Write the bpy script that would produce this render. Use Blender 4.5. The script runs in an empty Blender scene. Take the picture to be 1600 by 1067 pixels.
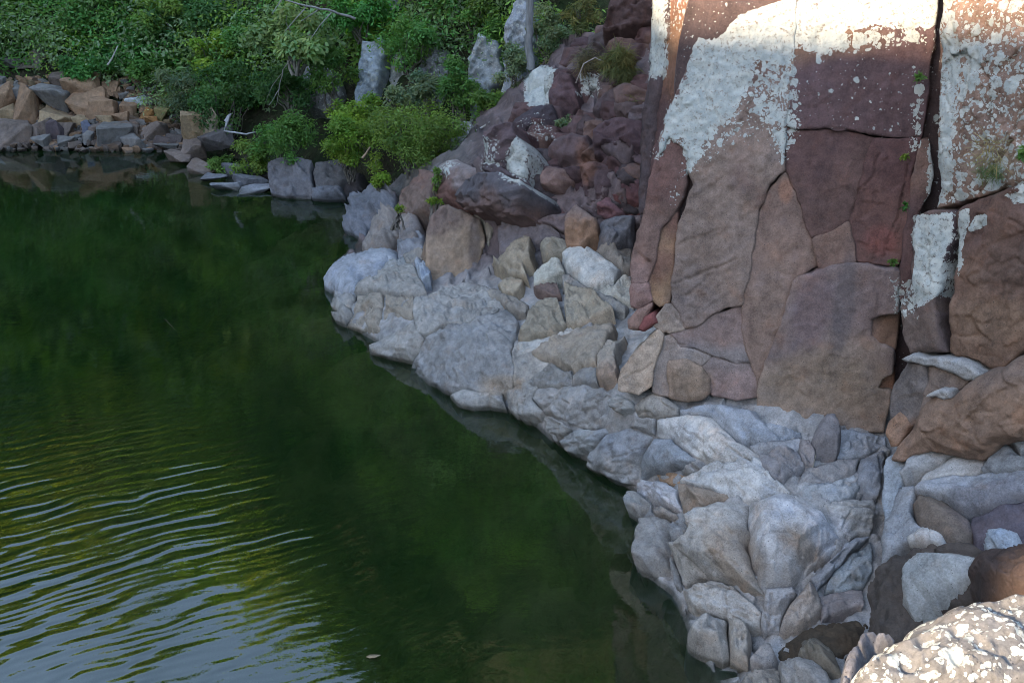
import bpy, math, random
import numpy as np
from mathutils import Vector, Matrix
from mathutils.geometry import delaunay_2d_cdt

S = bpy.context.scene
COL = S.collection
R = math.radians

# ------------------------------------------------------------------ camera
F_PX, PITCH, CAM_H = 1570.0, R(23.5), 5.0
cam = bpy.data.cameras.new('camera')
cam.sensor_width = 36.0
cam.lens = 36.0 * F_PX / 1600.0
cam.clip_start, cam.clip_end = 0.05, 2000.0
cam_o = bpy.data.objects.new('camera', cam)
cam_o.location = (0, 0, CAM_H)
cam_o.rotation_euler = (R(90) - PITCH, 0, 0)
COL.objects.link(cam_o)
S.camera = cam_o

# ------------------------------------------------------------------ sky and sun
SUN_EL, SUN_DIR = R(25), (0.8, 0.6)          # light travels towards +x, +y
world = bpy.data.worlds.new('World')
S.world = world
world.use_nodes = True
nt = world.node_tree
nt.nodes.clear()
sky = nt.nodes.new('ShaderNodeTexSky')
sky.sky_type = 'NISHITA'
sky.sun_disc = False
sky.ozone_density = 1.0
sky.dust_density = 0.4
sky.sun_elevation = SUN_EL
sky.sun_rotation = math.atan2(-SUN_DIR[0], -SUN_DIR[1])
bg = nt.nodes.new('ShaderNodeBackground')
bg.inputs['Strength'].default_value = 0.15
wo = nt.nodes.new('ShaderNodeOutputWorld')
nt.links.new(sky.outputs[0], bg.inputs[0])
nt.links.new(bg.outputs[0], wo.inputs[0])
sun = bpy.data.lights.new('sun', 'SUN')
sun.energy = 2.5
sun.angle = R(0.5)
sun.color = (1.0, 0.86, 0.68)
sun_o = bpy.data.objects.new('sun', sun)
sd = Vector((SUN_DIR[0] * math.cos(SUN_EL), SUN_DIR[1] * math.cos(SUN_EL), -math.sin(SUN_EL)))
sun_o.rotation_euler = sd.to_track_quat('-Z', 'Y').to_euler()
COL.objects.link(sun_o)
vs = S.view_settings
vs.view_transform = 'Standard'
vs.look = 'None'
vs.gamma = 1.0
vs.use_curve_mapping = False
vs.exposure = 2.62
vs.use_white_balance = True
vs.white_balance_temperature = 7500
vs.white_balance_tint = 10
S.cycles.filter_width = 0.9
S.cycles.max_bounces = 8
S.cycles.transparent_max_bounces = 12
S.cycles.caustics_reflective = False
S.cycles.caustics_refractive = False

# ------------------------------------------------------------------ numeric helpers
CT, ST = math.cos(PITCH), math.sin(PITCH)


def rays(px, py):
    u = (np.asarray(px, float) - 800.0) / F_PX
    v = (533.5 - np.asarray(py, float)) / F_PX
    return np.stack([u, CT + ST * v, -ST + CT * v], -1)


def at_depth(px, py, Y):
    d = rays(px, py)
    return d * (np.asarray(Y) / d[..., 1])[..., None] + np.array([0, 0, CAM_H])


def at_z(px, py, z):
    d = rays(px, py)
    return d * ((z - CAM_H) / d[..., 2])[..., None] + np.array([0, 0, CAM_H])


def _hash(ix, iy, iz, seed):
    h = (ix * 374761393 + iy * 668265263 + iz * 2147483647 + seed * 144665) & 0xFFFFFFFF
    h = ((h ^ (h >> 13)) * 1274126177) & 0xFFFFFFFF
    h = ((h ^ (h >> 15)) * 2246822519) & 0xFFFFFFFF
    return ((h ^ (h >> 16)) & 0xFFFFFF) / float(0xFFFFFF)


def vnoise(P, seed=0):
    P = np.asarray(P, float)
    i = np.floor(P).astype(np.int64)
    f = P - i
    f = f * f * f * (f * (f * 6 - 15) + 10)
    out = 0
    for dx in (0, 1):
        wx = f[:, 0] if dx else 1 - f[:, 0]
        for dy in (0, 1):
            wy = f[:, 1] if dy else 1 - f[:, 1]
            for dz in (0, 1):
                wz = f[:, 2] if dz else 1 - f[:, 2]
                out = out + wx * wy * wz * _hash(i[:, 0] + dx, i[:, 1] + dy, i[:, 2] + dz, seed)
    return out * 2 - 1


def fbm(P, scale=1.0, octaves=4, seed=0, gain=0.5):
    P = np.asarray(P, float) * scale
    a, s = 1.0, 0
    for o in range(octaves):
        s = s + a * vnoise(P + 17.3 * o, seed + o)
        P = P * 2.03
        a *= gain
    return s


def seg_dist(P, poly, closed=True):
    """distance of points P (N,2) to a polyline"""
    A = np.asarray(poly, float)
    B = np.roll(A, -1, 0) if closed else A[1:]
    if not closed:
        A = A[:-1]
    best = np.full(len(P), 1e9)
    for a, b in zip(A, B):
        d = b - a
        L = max(1e-9, d @ d)
        t = np.clip(((P - a) @ d) / L, 0, 1)
        q = P - a - t[:, None] * d
        best = np.minimum(best, np.einsum('ij,ij->i', q, q))
    return np.sqrt(best)


def inside(P, poly):
    A = np.asarray(poly, float)
    B = np.roll(A, -1, 0)
    c = np.zeros(len(P), bool)
    x, y = P[:, 0], P[:, 1]
    for (x1, y1), (x2, y2) in zip(A, B):
        if y1 == y2:
            continue
        m = ((y1 > y) != (y2 > y)) & (x < (x2 - x1) * (y - y1) / (y2 - y1) + x1)
        c ^= m
    return c


def smooth(a, b, x):
    t = np.clip((x - a) / (b - a), 0, 1)
    return t * t * (3 - 2 * t)


class TPS:
    def __init__(self, pts):
        pts = np.asarray(pts, float)
        self.c = pts[:, :2] / 500.0
        n = len(pts)
        K = self.k(self.c, self.c) + np.eye(n) * 1e-4
        Q = np.hstack([np.ones((n, 1)), self.c])
        M = np.block([[K, Q], [Q.T, np.zeros((3, 3))]])
        self.w = np.linalg.solve(M, np.concatenate([pts[:, 2], [0, 0, 0]]))

    @staticmethod
    def k(a, b):
        r2 = ((a[:, None] - b[None]) ** 2).sum(-1)
        return 0.5 * r2 * np.log(r2 + 1e-12)

    def __call__(self, px, py):
        q = np.stack([np.asarray(px, float), np.asarray(py, float)], -1) / 500.0
        n = len(self.c)
        return self.k(q, self.c) @ self.w[:n] + self.w[n] + q @ self.w[n + 1:]


# ------------------------------------------------------------------ object helpers
def tag(o, label=None, cat=None, group=None, kind=None):
    if label: o['label'] = label
    if cat: o['category'] = cat
    if group: o['group'] = group
    if kind: o['kind'] = kind
    return o


def link(name, me, mat=None, parent=None, loc=(0, 0, 0)):
    o = bpy.data.objects.new(name, me)
    COL.objects.link(o)
    o.location = loc
    if mat is not None and me is not None:
        me.materials.append(mat)
    if parent is not None:
        o.parent = parent
    return o


def empty(name, loc):
    o = bpy.data.objects.new(name, None)
    o.empty_display_size = 0.2
    o.location = loc
    COL.objects.link(o)
    return o


def mesh_np(name, V, F, attrs=None, smooth_shade=True):
    """F: (n,3) or (n,4) array, or list of arrays"""
    me = bpy.data.meshes.new(name)
    Fs = F if isinstance(F, list) else [F]
    Fs = [np.asarray(f, np.int32) for f in Fs if len(f)]
    nl = sum(f.size for f in Fs)
    nf = sum(len(f) for f in Fs)
    me.vertices.add(len(V))
    me.vertices.foreach_set('co', np.asarray(V, np.float32).ravel())
    me.loops.add(nl)
    me.loops.foreach_set('vertex_index', np.concatenate([f.ravel() for f in Fs]).astype(np.int32))
    me.polygons.add(nf)
    st, o = [], 0
    for f in Fs:
        st.append(o + np.arange(len(f)) * f.shape[1])
        o += f.size
    me.polygons.foreach_set('loop_start', np.concatenate(st).astype(np.int32))
    me.update(calc_edges=True)
    me.validate()
    if len(me.polygons):
        me.polygons.foreach_set('use_smooth', np.full(len(me.polygons), bool(smooth_shade)))
    for k, (typ, data) in (attrs or {}).items():
        a = me.attributes.new(k, typ, 'POINT')
        if typ == 'FLOAT_COLOR':
            c = np.ones((len(V), 4), np.float32)
            c[:, :3] = data
            a.data.foreach_set('color', c.ravel())
        else:
            a.data.foreach_set('value', np.asarray(data, np.float32).ravel())
    return me


# ------------------------------------------------------------------ materials
def new_mat(name):
    m = bpy.data.materials.new(name)
    m.use_nodes = True
    m.node_tree.nodes.clear()
    return m, m.node_tree


class NB:
    """tiny node builder"""
    def __init__(self, nt):
        self.nt = nt

    def n(self, t, **kw):
        x = self.nt.nodes.new(t)
        for k, v in kw.items():
            setattr(x, k, v)
        return x

    def put(self, sock, v):
        if isinstance(v, bpy.types.NodeSocket):
            self.nt.links.new(v, sock)
        elif isinstance(v, (tuple, list)) and len(v) == 3 and sock.type == 'RGBA':
            sock.default_value = (*v, 1)
        else:
            sock.default_value = v

    def math(self, op, a, b=0.0, c=None, clamp=False):
        x = self.n('ShaderNodeMath', operation=op, use_clamp=clamp)
        self.put(x.inputs[0], a)
        self.put(x.inputs[1], b)
        if c is not None:
            self.put(x.inputs[2], c)
        return x.outputs[0]

    def vmul(self, v, s):
        x = self.n('ShaderNodeVectorMath', operation='MULTIPLY')
        self.put(x.inputs[0], v)
        self.put(x.inputs[1], s)
        return x.outputs[0]

    def vadd(self, v, s):
        x = self.n('ShaderNodeVectorMath', operation='ADD')
        self.put(x.inputs[0], v)
        self.put(x.inputs[1], s)
        return x.outputs[0]

    def noise(self, vec, scale, detail=4, rough=0.55, out=0):
        x = self.n('ShaderNodeTexNoise')
        self.put(x.inputs['Vector'], vec)
        x.inputs['Scale'].default_value = scale
        x.inputs['Detail'].default_value = detail
        x.inputs['Roughness'].default_value = rough
        return x.outputs[out]

    def vor(self, vec, scale, feature='F1'):
        x = self.n('ShaderNodeTexVoronoi', feature=feature)
        self.put(x.inputs['Vector'], vec)
        x.inputs['Scale'].default_value = scale
        return x

    def ramp(self, v, a, b, lo=0.0, hi=1.0):
        x = self.n('ShaderNodeMapRange', interpolation_type='SMOOTHSTEP')
        self.put(x.inputs[0], v)
        x.inputs[1].default_value = a
        x.inputs[2].default_value = b
        x.inputs[3].default_value = lo
        x.inputs[4].default_value = hi
        return x.outputs[0]

    def mix(self, f, a, b, mode='MIX'):
        x = self.n('ShaderNodeMix', data_type='RGBA', blend_type=mode)
        self.put(x.inputs[0], f)
        self.put(x.inputs[6], a)
        self.put(x.inputs[7], b)
        return x.outputs[2]


def rock_material():
    m, nt = new_mat('weathered_rock')
    b = NB(nt)
    pos = b.n('ShaderNodeNewGeometry').outputs['Position']
    tint = b.n('ShaderNodeAttribute', attribute_name='tint').outputs['Color']
    lic = b.n('ShaderNodeAttribute', attribute_name='lichen').outputs['Fac']
    sep = b.n('ShaderNodeSeparateXYZ')
    b.put(sep.inputs[0], pos)
    n1 = b.noise(pos, 2.3, 5, 0.6)
    n2 = b.noise(pos, 14.0, 6, 0.65)
    n3 = b.noise(pos, 75.0, 4, 0.7)
    streak = b.noise(b.vmul(pos, (9.0, 9.0, 0.9)), 1.0, 4, 0.6)
    f = b.math('ADD', b.ramp(n1, 0.3, 0.7, -0.16, 0.14), b.ramp(n2, 0.3, 0.7, -0.17, 0.15))
    f = b.math('ADD', f, b.ramp(n3, 0.3, 0.7, -0.20, 0.18))
    f = b.math('ADD', f, b.ramp(streak, 0.3, 0.7, -0.14, 0.12))
    f = b.math('ADD', f, 1.0)
    comb = b.n('ShaderNodeCombineXYZ')
    for i in range(3):
        b.put(comb.inputs[i], f)
    col = b.mix(1.0, tint, comb.outputs[0], 'MULTIPLY')
    # warm and cool mineral staining
    hue = b.noise(pos, 5.0, 4, 0.6)
    col = b.mix(b.ramp(hue, 0.52, 0.75, 0, 0.5), col, b.mix(1.0, col, (1.22, 0.97, 0.80), 'MULTIPLY'))
    col = b.mix(b.ramp(hue, 0.48, 0.25, 0, 0.5), col, b.mix(1.0, col, (0.84, 0.95, 1.10), 'MULTIPLY'))
    # dark mineral specks
    sp = b.vor(pos, 55.0).outputs['Distance']
    col = b.mix(b.math('MULTIPLY', b.ramp(sp, 0.22, 0.10), b.ramp(n2, 0.5, 0.62)), col, (0.03, 0.028, 0.028))
    # lichen rosettes
    wob = b.n('ShaderNodeTexNoise')
    b.put(wob.inputs['Vector'], pos)
    wob.inputs['Scale'].default_value = 22.0
    wob.inputs['Detail'].default_value = 3
    wv = b.vadd(pos, b.vmul(b.vadd(wob.outputs['Color'], (-0.5, -0.5, -0.5)), (0.05, 0.05, 0.05)))
    masks = []
    for sc, w in ((11.0, 0.95), (24.0, 1.0), (52.0, 1.0)):
        v = b.vor(wv, sc)
        cs = b.n('ShaderNodeSeparateColor')
        b.put(cs.inputs[0], v.outputs['Color'])
        t = b.math('MULTIPLY', lic, 1.55 * w)
        t = b.math('SUBTRACT', t, b.math('MULTIPLY', cs.outputs[0], 0.95))
        t = b.math('SUBTRACT', t, b.math('MULTIPLY', v.outputs['Distance'], 0.75))
        masks.append(b.ramp(t, -0.02, 0.04))
    mk = b.math('MAXIMUM', b.math('MAXIMUM', masks[0], masks[1]), masks[2])
    dk = b.ramp(b.noise(pos, 34.0, 6, 0.85), 0.53, 0.63)
    mk = b.math('MULTIPLY', mk, b.math('SUBTRACT', 1.0, b.math('MULTIPLY', dk, 0.80)))
    lc = b.mix(b.ramp(n2, 0.35, 0.65), (0.45, 0.45, 0.41), (0.32, 0.345, 0.33))
    lc = b.mix(b.ramp(n3, 0.5, 0.75, 0, 0.55), lc, (0.30, 0.30, 0.28))
    col = b.mix(mk, col, lc)
    # damp dark line just above the water
    wz = b.math('ADD', sep.outputs[2], b.math('MULTIPLY', n1, -0.05))
    wet = b.ramp(wz, 0.055, 0.005)
    col = b.mix(b.math('MULTIPLY', wet, 0.75), col, b.mix(1.0, col, (0.22, 0.21, 0.17), 'MULTIPLY'))
    alg = b.ramp(sep.outputs[2], 0.0, -0.10)
    col = b.mix(alg, col, b.mix(1.0, col, (0.36, 0.31, 0.13), 'MULTIPLY'))
    p = b.n('ShaderNodeBsdfPrincipled')
    b.put(p.inputs['Base Color'], col)
    b.put(p.inputs['Roughness'], b.math('SUBTRACT', 0.86, b.math('MULTIPLY', wet, 0.5)))
    p.inputs['Specular IOR Level'].default_value = 0.32
    h = b.math('ADD', b.math('MULTIPLY', n2, 0.007), b.math('MULTIPLY', n3, 0.0045))
    h = b.math('ADD', h, b.math('MULTIPLY', b.noise(pos, 190.0, 3, 0.6), 0.0018))
    rg = b.n('ShaderNodeTexNoise', noise_type='RIDGED_MULTIFRACTAL')
    b.put(rg.inputs['Vector'], b.vmul(pos, (1.0, 1.0, 1.5)))
    rg.inputs['Scale'].default_value = 7.0
    rg.inputs['Detail'].default_value = 5
    rg.inputs['Roughness'].default_value = 0.45
    h = b.math('SUBTRACT', h, b.math('MULTIPLY', b.ramp(rg.outputs[0], 0.55, 1.3), 0.006))
    h = b.math('ADD', h, b.math('MULTIPLY', mk, 0.003))
    h = b.math('SUBTRACT', h, b.math('MULTIPLY', b.ramp(sp, 0.22, 0.08), 0.002))
    bp = b.n('ShaderNodeBump')
    bp.inputs['Strength'].default_value = 0.75
    bp.inputs['Distance'].default_value = 1.0
    b.put(bp.inputs['Height'], h)
    b.put(p.inputs['Normal'], bp.outputs[0])
    o = b.n('ShaderNodeOutputMaterial')
    b.put(o.inputs[0], p.outputs[0])
    return m


def leaf_material():
    m, nt = new_mat('leaves')
    b = NB(nt)
    tint = b.n('ShaderNodeAttribute', attribute_name='tint').outputs['Color']
    oi = b.n('ShaderNodeObjectInfo')
    col = b.mix(1.0, tint, oi.outputs['Color'], 'MULTIPLY')
    d = b.n('ShaderNodeBsdfPrincipled')
    b.put(d.inputs['Base Color'], col)
    d.inputs['Roughness'].default_value = 0.5
    d.inputs['Specular IOR Level'].default_value = 0.3
    t = b.n('ShaderNodeBsdfTranslucent')
    b.put(t.inputs[0], b.mix(1.0, col, (1.25, 1.3, 0.6), 'MULTIPLY'))
    x = b.n('ShaderNodeMixShader')
    x.inputs[0].default_value = 0.48
    b.put(x.inputs[1], d.outputs[0])
    b.put(x.inputs[2], t.outputs[0])
    o = b.n('ShaderNodeOutputMaterial')
    b.put(o.inputs[0], x.outputs[0])
    return m


def bark_material():
    m, nt = new_mat('bark')
    b = NB(nt)
    pos = b.n('ShaderNodeNewGeometry').outputs['Position']
    oi = b.n('ShaderNodeObjectInfo')
    n = b.noise(b.vmul(pos, (8, 8, 2)), 2.0, 5, 0.6)
    col = b.mix(b.ramp(n, 0.3, 0.7), b.mix(1.0, oi.outputs['Color'], (0.5, 0.48, 0.45), 'MULTIPLY'), oi.outputs['Color'])
    p = b.n('ShaderNodeBsdfPrincipled')
    b.put(p.inputs['Base Color'], col)
    p.inputs['Roughness'].default_value = 0.85
    bp = b.n('ShaderNodeBump')
    bp.inputs['Strength'].default_value = 0.5
    bp.inputs['Distance'].default_value = 0.02
    b.put(bp.inputs['Height'], n)
    b.put(p.inputs['Normal'], bp.outputs[0])
    o = b.n('ShaderNodeOutputMaterial')
    b.put(o.inputs[0], p.outputs[0])
    return m


def soil_material():
    m, nt = new_mat('hillside_soil')
    b = NB(nt)
    pos = b.n('ShaderNodeNewGeometry').outputs['Position']
    n = b.noise(pos, 1.3, 6, 0.65)
    n2 = b.noise(pos, 9.0, 5, 0.65)
    col = b.mix(b.ramp(n, 0.35, 0.65), (0.022, 0.036, 0.016), (0.050, 0.042, 0.028))
    col = b.mix(b.ramp(n2, 0.5, 0.7, 0, 0.7), col, (0.05, 0.075, 0.03))
    p = b.n('ShaderNodeBsdfPrincipled')
    b.put(p.inputs['Base Color'], col)
    p.inputs['Roughness'].default_value = 0.95
    p.inputs['Specular IOR Level'].default_value = 0.1
    bp = b.n('ShaderNodeBump')
    bp.inputs['Strength'].default_value = 0.8
    bp.inputs['Distance'].default_value = 0.15
    b.put(bp.inputs['Height'], n2)
    b.put(p.inputs['Normal'], bp.outputs[0])
    o = b.n('ShaderNodeOutputMaterial')
    b.put(o.inputs[0], p.outputs[0])
    return m


def bed_material():
    m, nt = new_mat('silty_lake_bed')
    b = NB(nt)
    pos = b.n('ShaderNodeNewGeometry').outputs['Position']
    n = b.noise(pos, 1.1, 5, 0.6)
    n2 = b.noise(pos, 6.0, 5, 0.65)
    col = b.mix(b.ramp(n, 0.35, 0.65), (0.15, 0.12, 0.06), (0.27, 0.21, 0.11))
    col = b.mix(b.ramp(n2, 0.45, 0.70, 0, 0.45), col, (0.09, 0.075, 0.04))
    p = b.n('ShaderNodeBsdfPrincipled')
    b.put(p.inputs['Base Color'], col)
    p.inputs['Roughness'].default_value = 0.95
    p.inputs['Specular IOR Level'].default_value = 0.0
    bp = b.n('ShaderNodeBump')
    bp.inputs['Distance'].default_value = 0.08
    b.put(bp.inputs['Height'], n2)
    b.put(p.inputs['Normal'], bp.outputs[0])
    o = b.n('ShaderNodeOutputMaterial')
    b.put(o.inputs[0], p.outputs[0])
    return m


def water_material():
    m, nt = new_mat('lake_water')
    b = NB(nt)
    pos = b.n('ShaderNodeNewGeometry').outputs['Position']
    s = b.n('ShaderNodeSeparateXYZ')
    b.put(s.inputs[0], pos)
    x, y = s.outputs[0], s.outputs[1]
    warp = b.noise(pos, 0.55, 3, 0.5)
    warp2 = b.noise(pos, 2.2, 2, 0.5)
    yy = b.math('SUBTRACT', y, 6.2)
    ph = b.math('ADD', b.math('MULTIPLY', x, 0.5), b.math('MULTIPLY', yy, -0.61))
    ph = b.math('ADD', ph, b.math('MULTIPLY', b.math('MULTIPLY', yy, yy), -0.10))
    ph = b.math('ADD', ph, b.math('MULTIPLY', warp, 0.55))
    ph = b.math('ADD', ph, b.math('MULTIPLY', warp2, 0.11))
    w1 = b.math('SINE', b.math('MULTIPLY', ph, 40.0))
    w2 = b.math('SINE', b.math('ADD', b.math('MULTIPLY', ph, 27.0), b.math('MULTIPLY', x, 3.0)))
    w = b.math('ADD', b.math('MULTIPLY', w1, 0.0017), b.math('MULTIPLY', w2, 0.0017))
    # the breeze only reaches the open, near side of the pool
    amp = b.math('MULTIPLY', b.ramp(b.math('ADD', x, b.math('MULTIPLY', y, 0.35)), 2.5, -0.9), b.ramp(y, 11.0, 6.6))
    patch = b.ramp(b.noise(pos, 0.8, 3, 0.6), 0.30, 0.66, 0.12, 1.25)
    amp = b.math('MULTIPLY', amp, patch)
    w3 = b.math('SINE', b.math('ADD', b.math('ADD', b.math('MULTIPLY', x, 34.0), b.math('MULTIPLY', y, -71.0)), b.math('MULTIPLY', warp, 40.0)))
    w = b.math('ADD', w, b.math('MULTIPLY', w3, 0.0006))
    h = b.math('MULTIPLY', w, amp)
    fine = b.noise(b.vmul(pos, (2.2, 7.0, 1.0)), 1.6, 3, 0.5)
    h = b.math('ADD', h, b.math('MULTIPLY', fine, 0.0010))
    bp = b.n('ShaderNodeBump')
    bp.inputs['Strength'].default_value = 1.0
    bp.inputs['Distance'].default_value = 1.0
    b.put(bp.inputs['Height'], h)
    fr = b.n('ShaderNodeFresnel')
    fr.inputs['IOR'].default_value = 2.1
    b.put(fr.inputs['Normal'], bp.outputs[0])
    gl = b.n('ShaderNodeBsdfGlossy')
    gl.inputs['Roughness'].default_value = 0.015
    b.put(gl.inputs['Normal'], bp.outputs[0])
    tr = b.n('ShaderNodeBsdfTransparent')
    tr.inputs[0].default_value = (0.93, 0.97, 0.90, 1)
    df = b.n('ShaderNodeBsdfDiffuse')          # suspended algae
    df.inputs[0].default_value = (0.014, 0.062, 0.018, 1)
    a = b.n('ShaderNodeMixShader')
    a.inputs[0].default_value = 0.19
    b.put(a.inputs[1], tr.outputs[0])
    b.put(a.inputs[2], df.outputs[0])
    c = b.n('ShaderNodeMixShader')
    b.put(c.inputs[0], fr.outputs[0])
    b.put(c.inputs[1], a.outputs[0])
    b.put(c.inputs[2], gl.outputs[0])
    o = b.n('ShaderNodeOutputMaterial')
    b.put(o.inputs[0], c.outputs[0])
    va = b.n('ShaderNodeVolumeAbsorption')
    va.inputs[0].default_value = (0.42, 0.54, 0.20, 1)
    va.inputs['Density'].default_value = 0.78
    b.put(o.inputs[1], va.outputs[0])
    return m


ROCK = rock_material()
LEAF = leaf_material()
BARK = bark_material()
SOIL = soil_material()
BED = bed_material()
WATER = water_material()

# ------------------------------------------------------------------ rock surfaces
# heights (z) or distances (y) of points read along the bank
ZP = [(545, 330, 0.05), (540, 372, 0.05), (505, 440, 0.08), (515, 480, 0.08), (575, 540, 0.08), (640, 565, 0.08),
      (720, 630, 0.08), (790, 638, 0.08), (870, 690, 0.08), (925, 725, 0.08), (990, 765, 0.10), (1000, 880, 0.12), (1055, 920, 0.12),
      (1085, 1000, 0.12), (1170, 1050, 0.12), (640, 470, 0.55), (700, 440, 0.6), (760, 450, 0.62), (700, 540, 0.38), (780, 560, 0.5),
      (870, 470, 0.85), (950, 440, 1.0), (985, 470, 1.0), (900, 540, 0.72), (880, 620, 0.5), (960, 590, 0.9), (1000, 610, 0.95),
      (1100, 625, 1.02), (1190, 650, 1.05), (1300, 668, 1.05), (1380, 672, 1.0), (1000, 700, 0.45), (1100, 700, 0.78), (1250, 740, 0.92),
      (1370, 760, 0.85), (1080, 790, 0.55), (1180, 800, 0.72), (1300, 820, 0.75), (1040, 740, 0.45), (1365, 860, 0.6), (1180, 900, 0.5),
      (1300, 920, 0.45), (1340, 950, 0.4), (1190, 985, 0.2), (1300, 1040, 0.45), (1400, 1000, 0.55),
      (620, 395, 0.3), (660, 350, 0.55), (700, 322, 1.0), (640, 290, 0.8), (720, 260, 1.6), (780, 335, 1.25), (860, 380, 1.1), (930, 390, 1.15),
      (985, 395, 1.1), (900, 330, 1.5), (980, 330, 1.55), (850, 270, 1.8), (950, 255, 2.05), (770, 230, 2.0), (1000, 240, 2.15)]
YP = [(830, 160, 15.8), (900, 110, 16.2), (1000, 130, 14.2), (960, 180, 14.2), (930, 50, 17.0), (1010, 40, 15.5), (860, 210, 14.9), (760, 190, 16.6)]
ctl = [(x, y, 1.0 / at_z(x, y, z)[1]) for x, y, z in ZP] + [(x, y, 1.0 / Y) for x, y, Y in YP]
bank_inv = TPS(ctl)


def bank(px, py):
    return at_depth(px, py, 1.0 / np.clip(bank_inv(px, py), 1 / 40.0, 1 / 2.0))


def plane3(a, b, c):
    """surface through three (px, py, distance) points"""
    M = np.array([[p[0], p[1], 1.0] for p in (a, b, c)])
    k = np.linalg.solve(M, np.array([1.0 / p[2] for p in (a, b, c)]))
    return lambda px, py: at_depth(px, py, 1.0 / np.maximum(np.asarray(px) * k[0] + np.asarray(py) * k[1] + k[2], 1e-3))


cliff = plane3((1000, 610, 8.15), (1380, 672, 7.45), (1100, 25, 8.75))
recess = plane3((1047, 0, 9.4), (1098, 0, 8.85), (1015, 330, 9.0))
outer = plane3((1400, 700, 6.75), (1600, 690, 6.1), (1500, 20, 7.15))
outer_ledge = plane3((1390, 720, 6.7), (1600, 720, 6.05), (1450, 850, 5.75))
gully = plane3((1352, 980, 5.0), (1500, 870, 5.1), (1600, 870, 4.7))
near = plane3((1340, 1060, 2.75), (1600, 930, 3.0), (1480, 1000, 2.85))

# fine cracks that cross a block's face (picture coordinates, half width in mm)
CRACKS = [
    [(962, 232), (985, 300)], [(597, 459), (592, 485), (589, 511)], [(828, 494), (818, 508), (808, 525), (806, 545)],
    [(690, 512), (720, 500), (745, 490)], [(755, 520), (748, 545), (745, 562)], [(660, 500), (680, 492), (700, 478)],
    [(700, 560), (735, 535)], [(763, 632), (768, 612)], [(812, 634), (808, 655)], [(845, 640), (862, 626), (872, 615)],
    [(1018, 682), (1008, 705), (1000, 730), (992, 760)], [(935, 740), (960, 718), (1000, 700)], [(1027, 700), (1028, 730)],
    [(1040, 520), (1060, 535), (1090, 546), (1120, 560), (1170, 568)], [(1055, 443), (1095, 428), (1130, 415), (1152, 402)],
    [(1072, 460), (1100, 440), (1110, 430)], [(1052, 487), (1062, 500), (1068, 510)], [(1375, 240), (1362, 275), (1340, 300), (1325, 345)],
    [(968, 590), (985, 560), (1010, 530), (1028, 518)], [(975, 590), (1000, 578), (1020, 565)],
    [(865, 520), (905, 505), (950, 512)], [(895, 570), (935, 552)], [(910, 484), (926, 466)], [(890, 488), (910, 484), (928, 486)],
    [(1165, 842), (1172, 870), (1180, 900), (1190, 940), (1195, 955)], [(1090, 905), (1130, 915), (1165, 925), (1185, 945)],
    [(1135, 912), (1136, 945)], [(1205, 930), (1203, 965), (1198, 990)], [(1170, 830), (1185, 815), (1210, 800)],
    [(1310, 838), (1280, 865), (1250, 895), (1235, 915)], [(1290, 780), (1330, 790), (1370, 795)], [(1330, 800), (1318, 830)],
    [(1115, 600), (1108, 620)], [(1135, 700), (1170, 720), (1220, 742)], [(1225, 715), (1260, 728), (1300, 745)],
    [(1100, 790), (1140, 775)], [(1200, 760), (1240, 770), (1275, 790)], [(1450, 380), (1455, 420), (1462, 440)],
    [(1430, 815), (1470, 830)], [(1430, 760), (1460, 740), (1490, 722)], [(1540, 745), (1548, 728)], [(1575, 700), (1600, 724)],
    [(1250, 660), (1300, 655)], [(1250, 204), (1290, 202), (1340, 207), (1375, 212)], [(1420, 250), (1410, 320), (1395, 360), (1380, 400)],
    [(1075, 130), (1060, 180)], [(1180, 150), (1150, 210)], [(1520, 300), (1570, 230), (1598, 200)], [(1595, 160), (1570, 230)],
    [(700, 330), (690, 380)], [(745, 345), (735, 370)], [(785, 350), (770, 395)], [(1005, 790), (1030, 800)],
]
CR = [np.asarray(c, float) for c in CRACKS]

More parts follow.
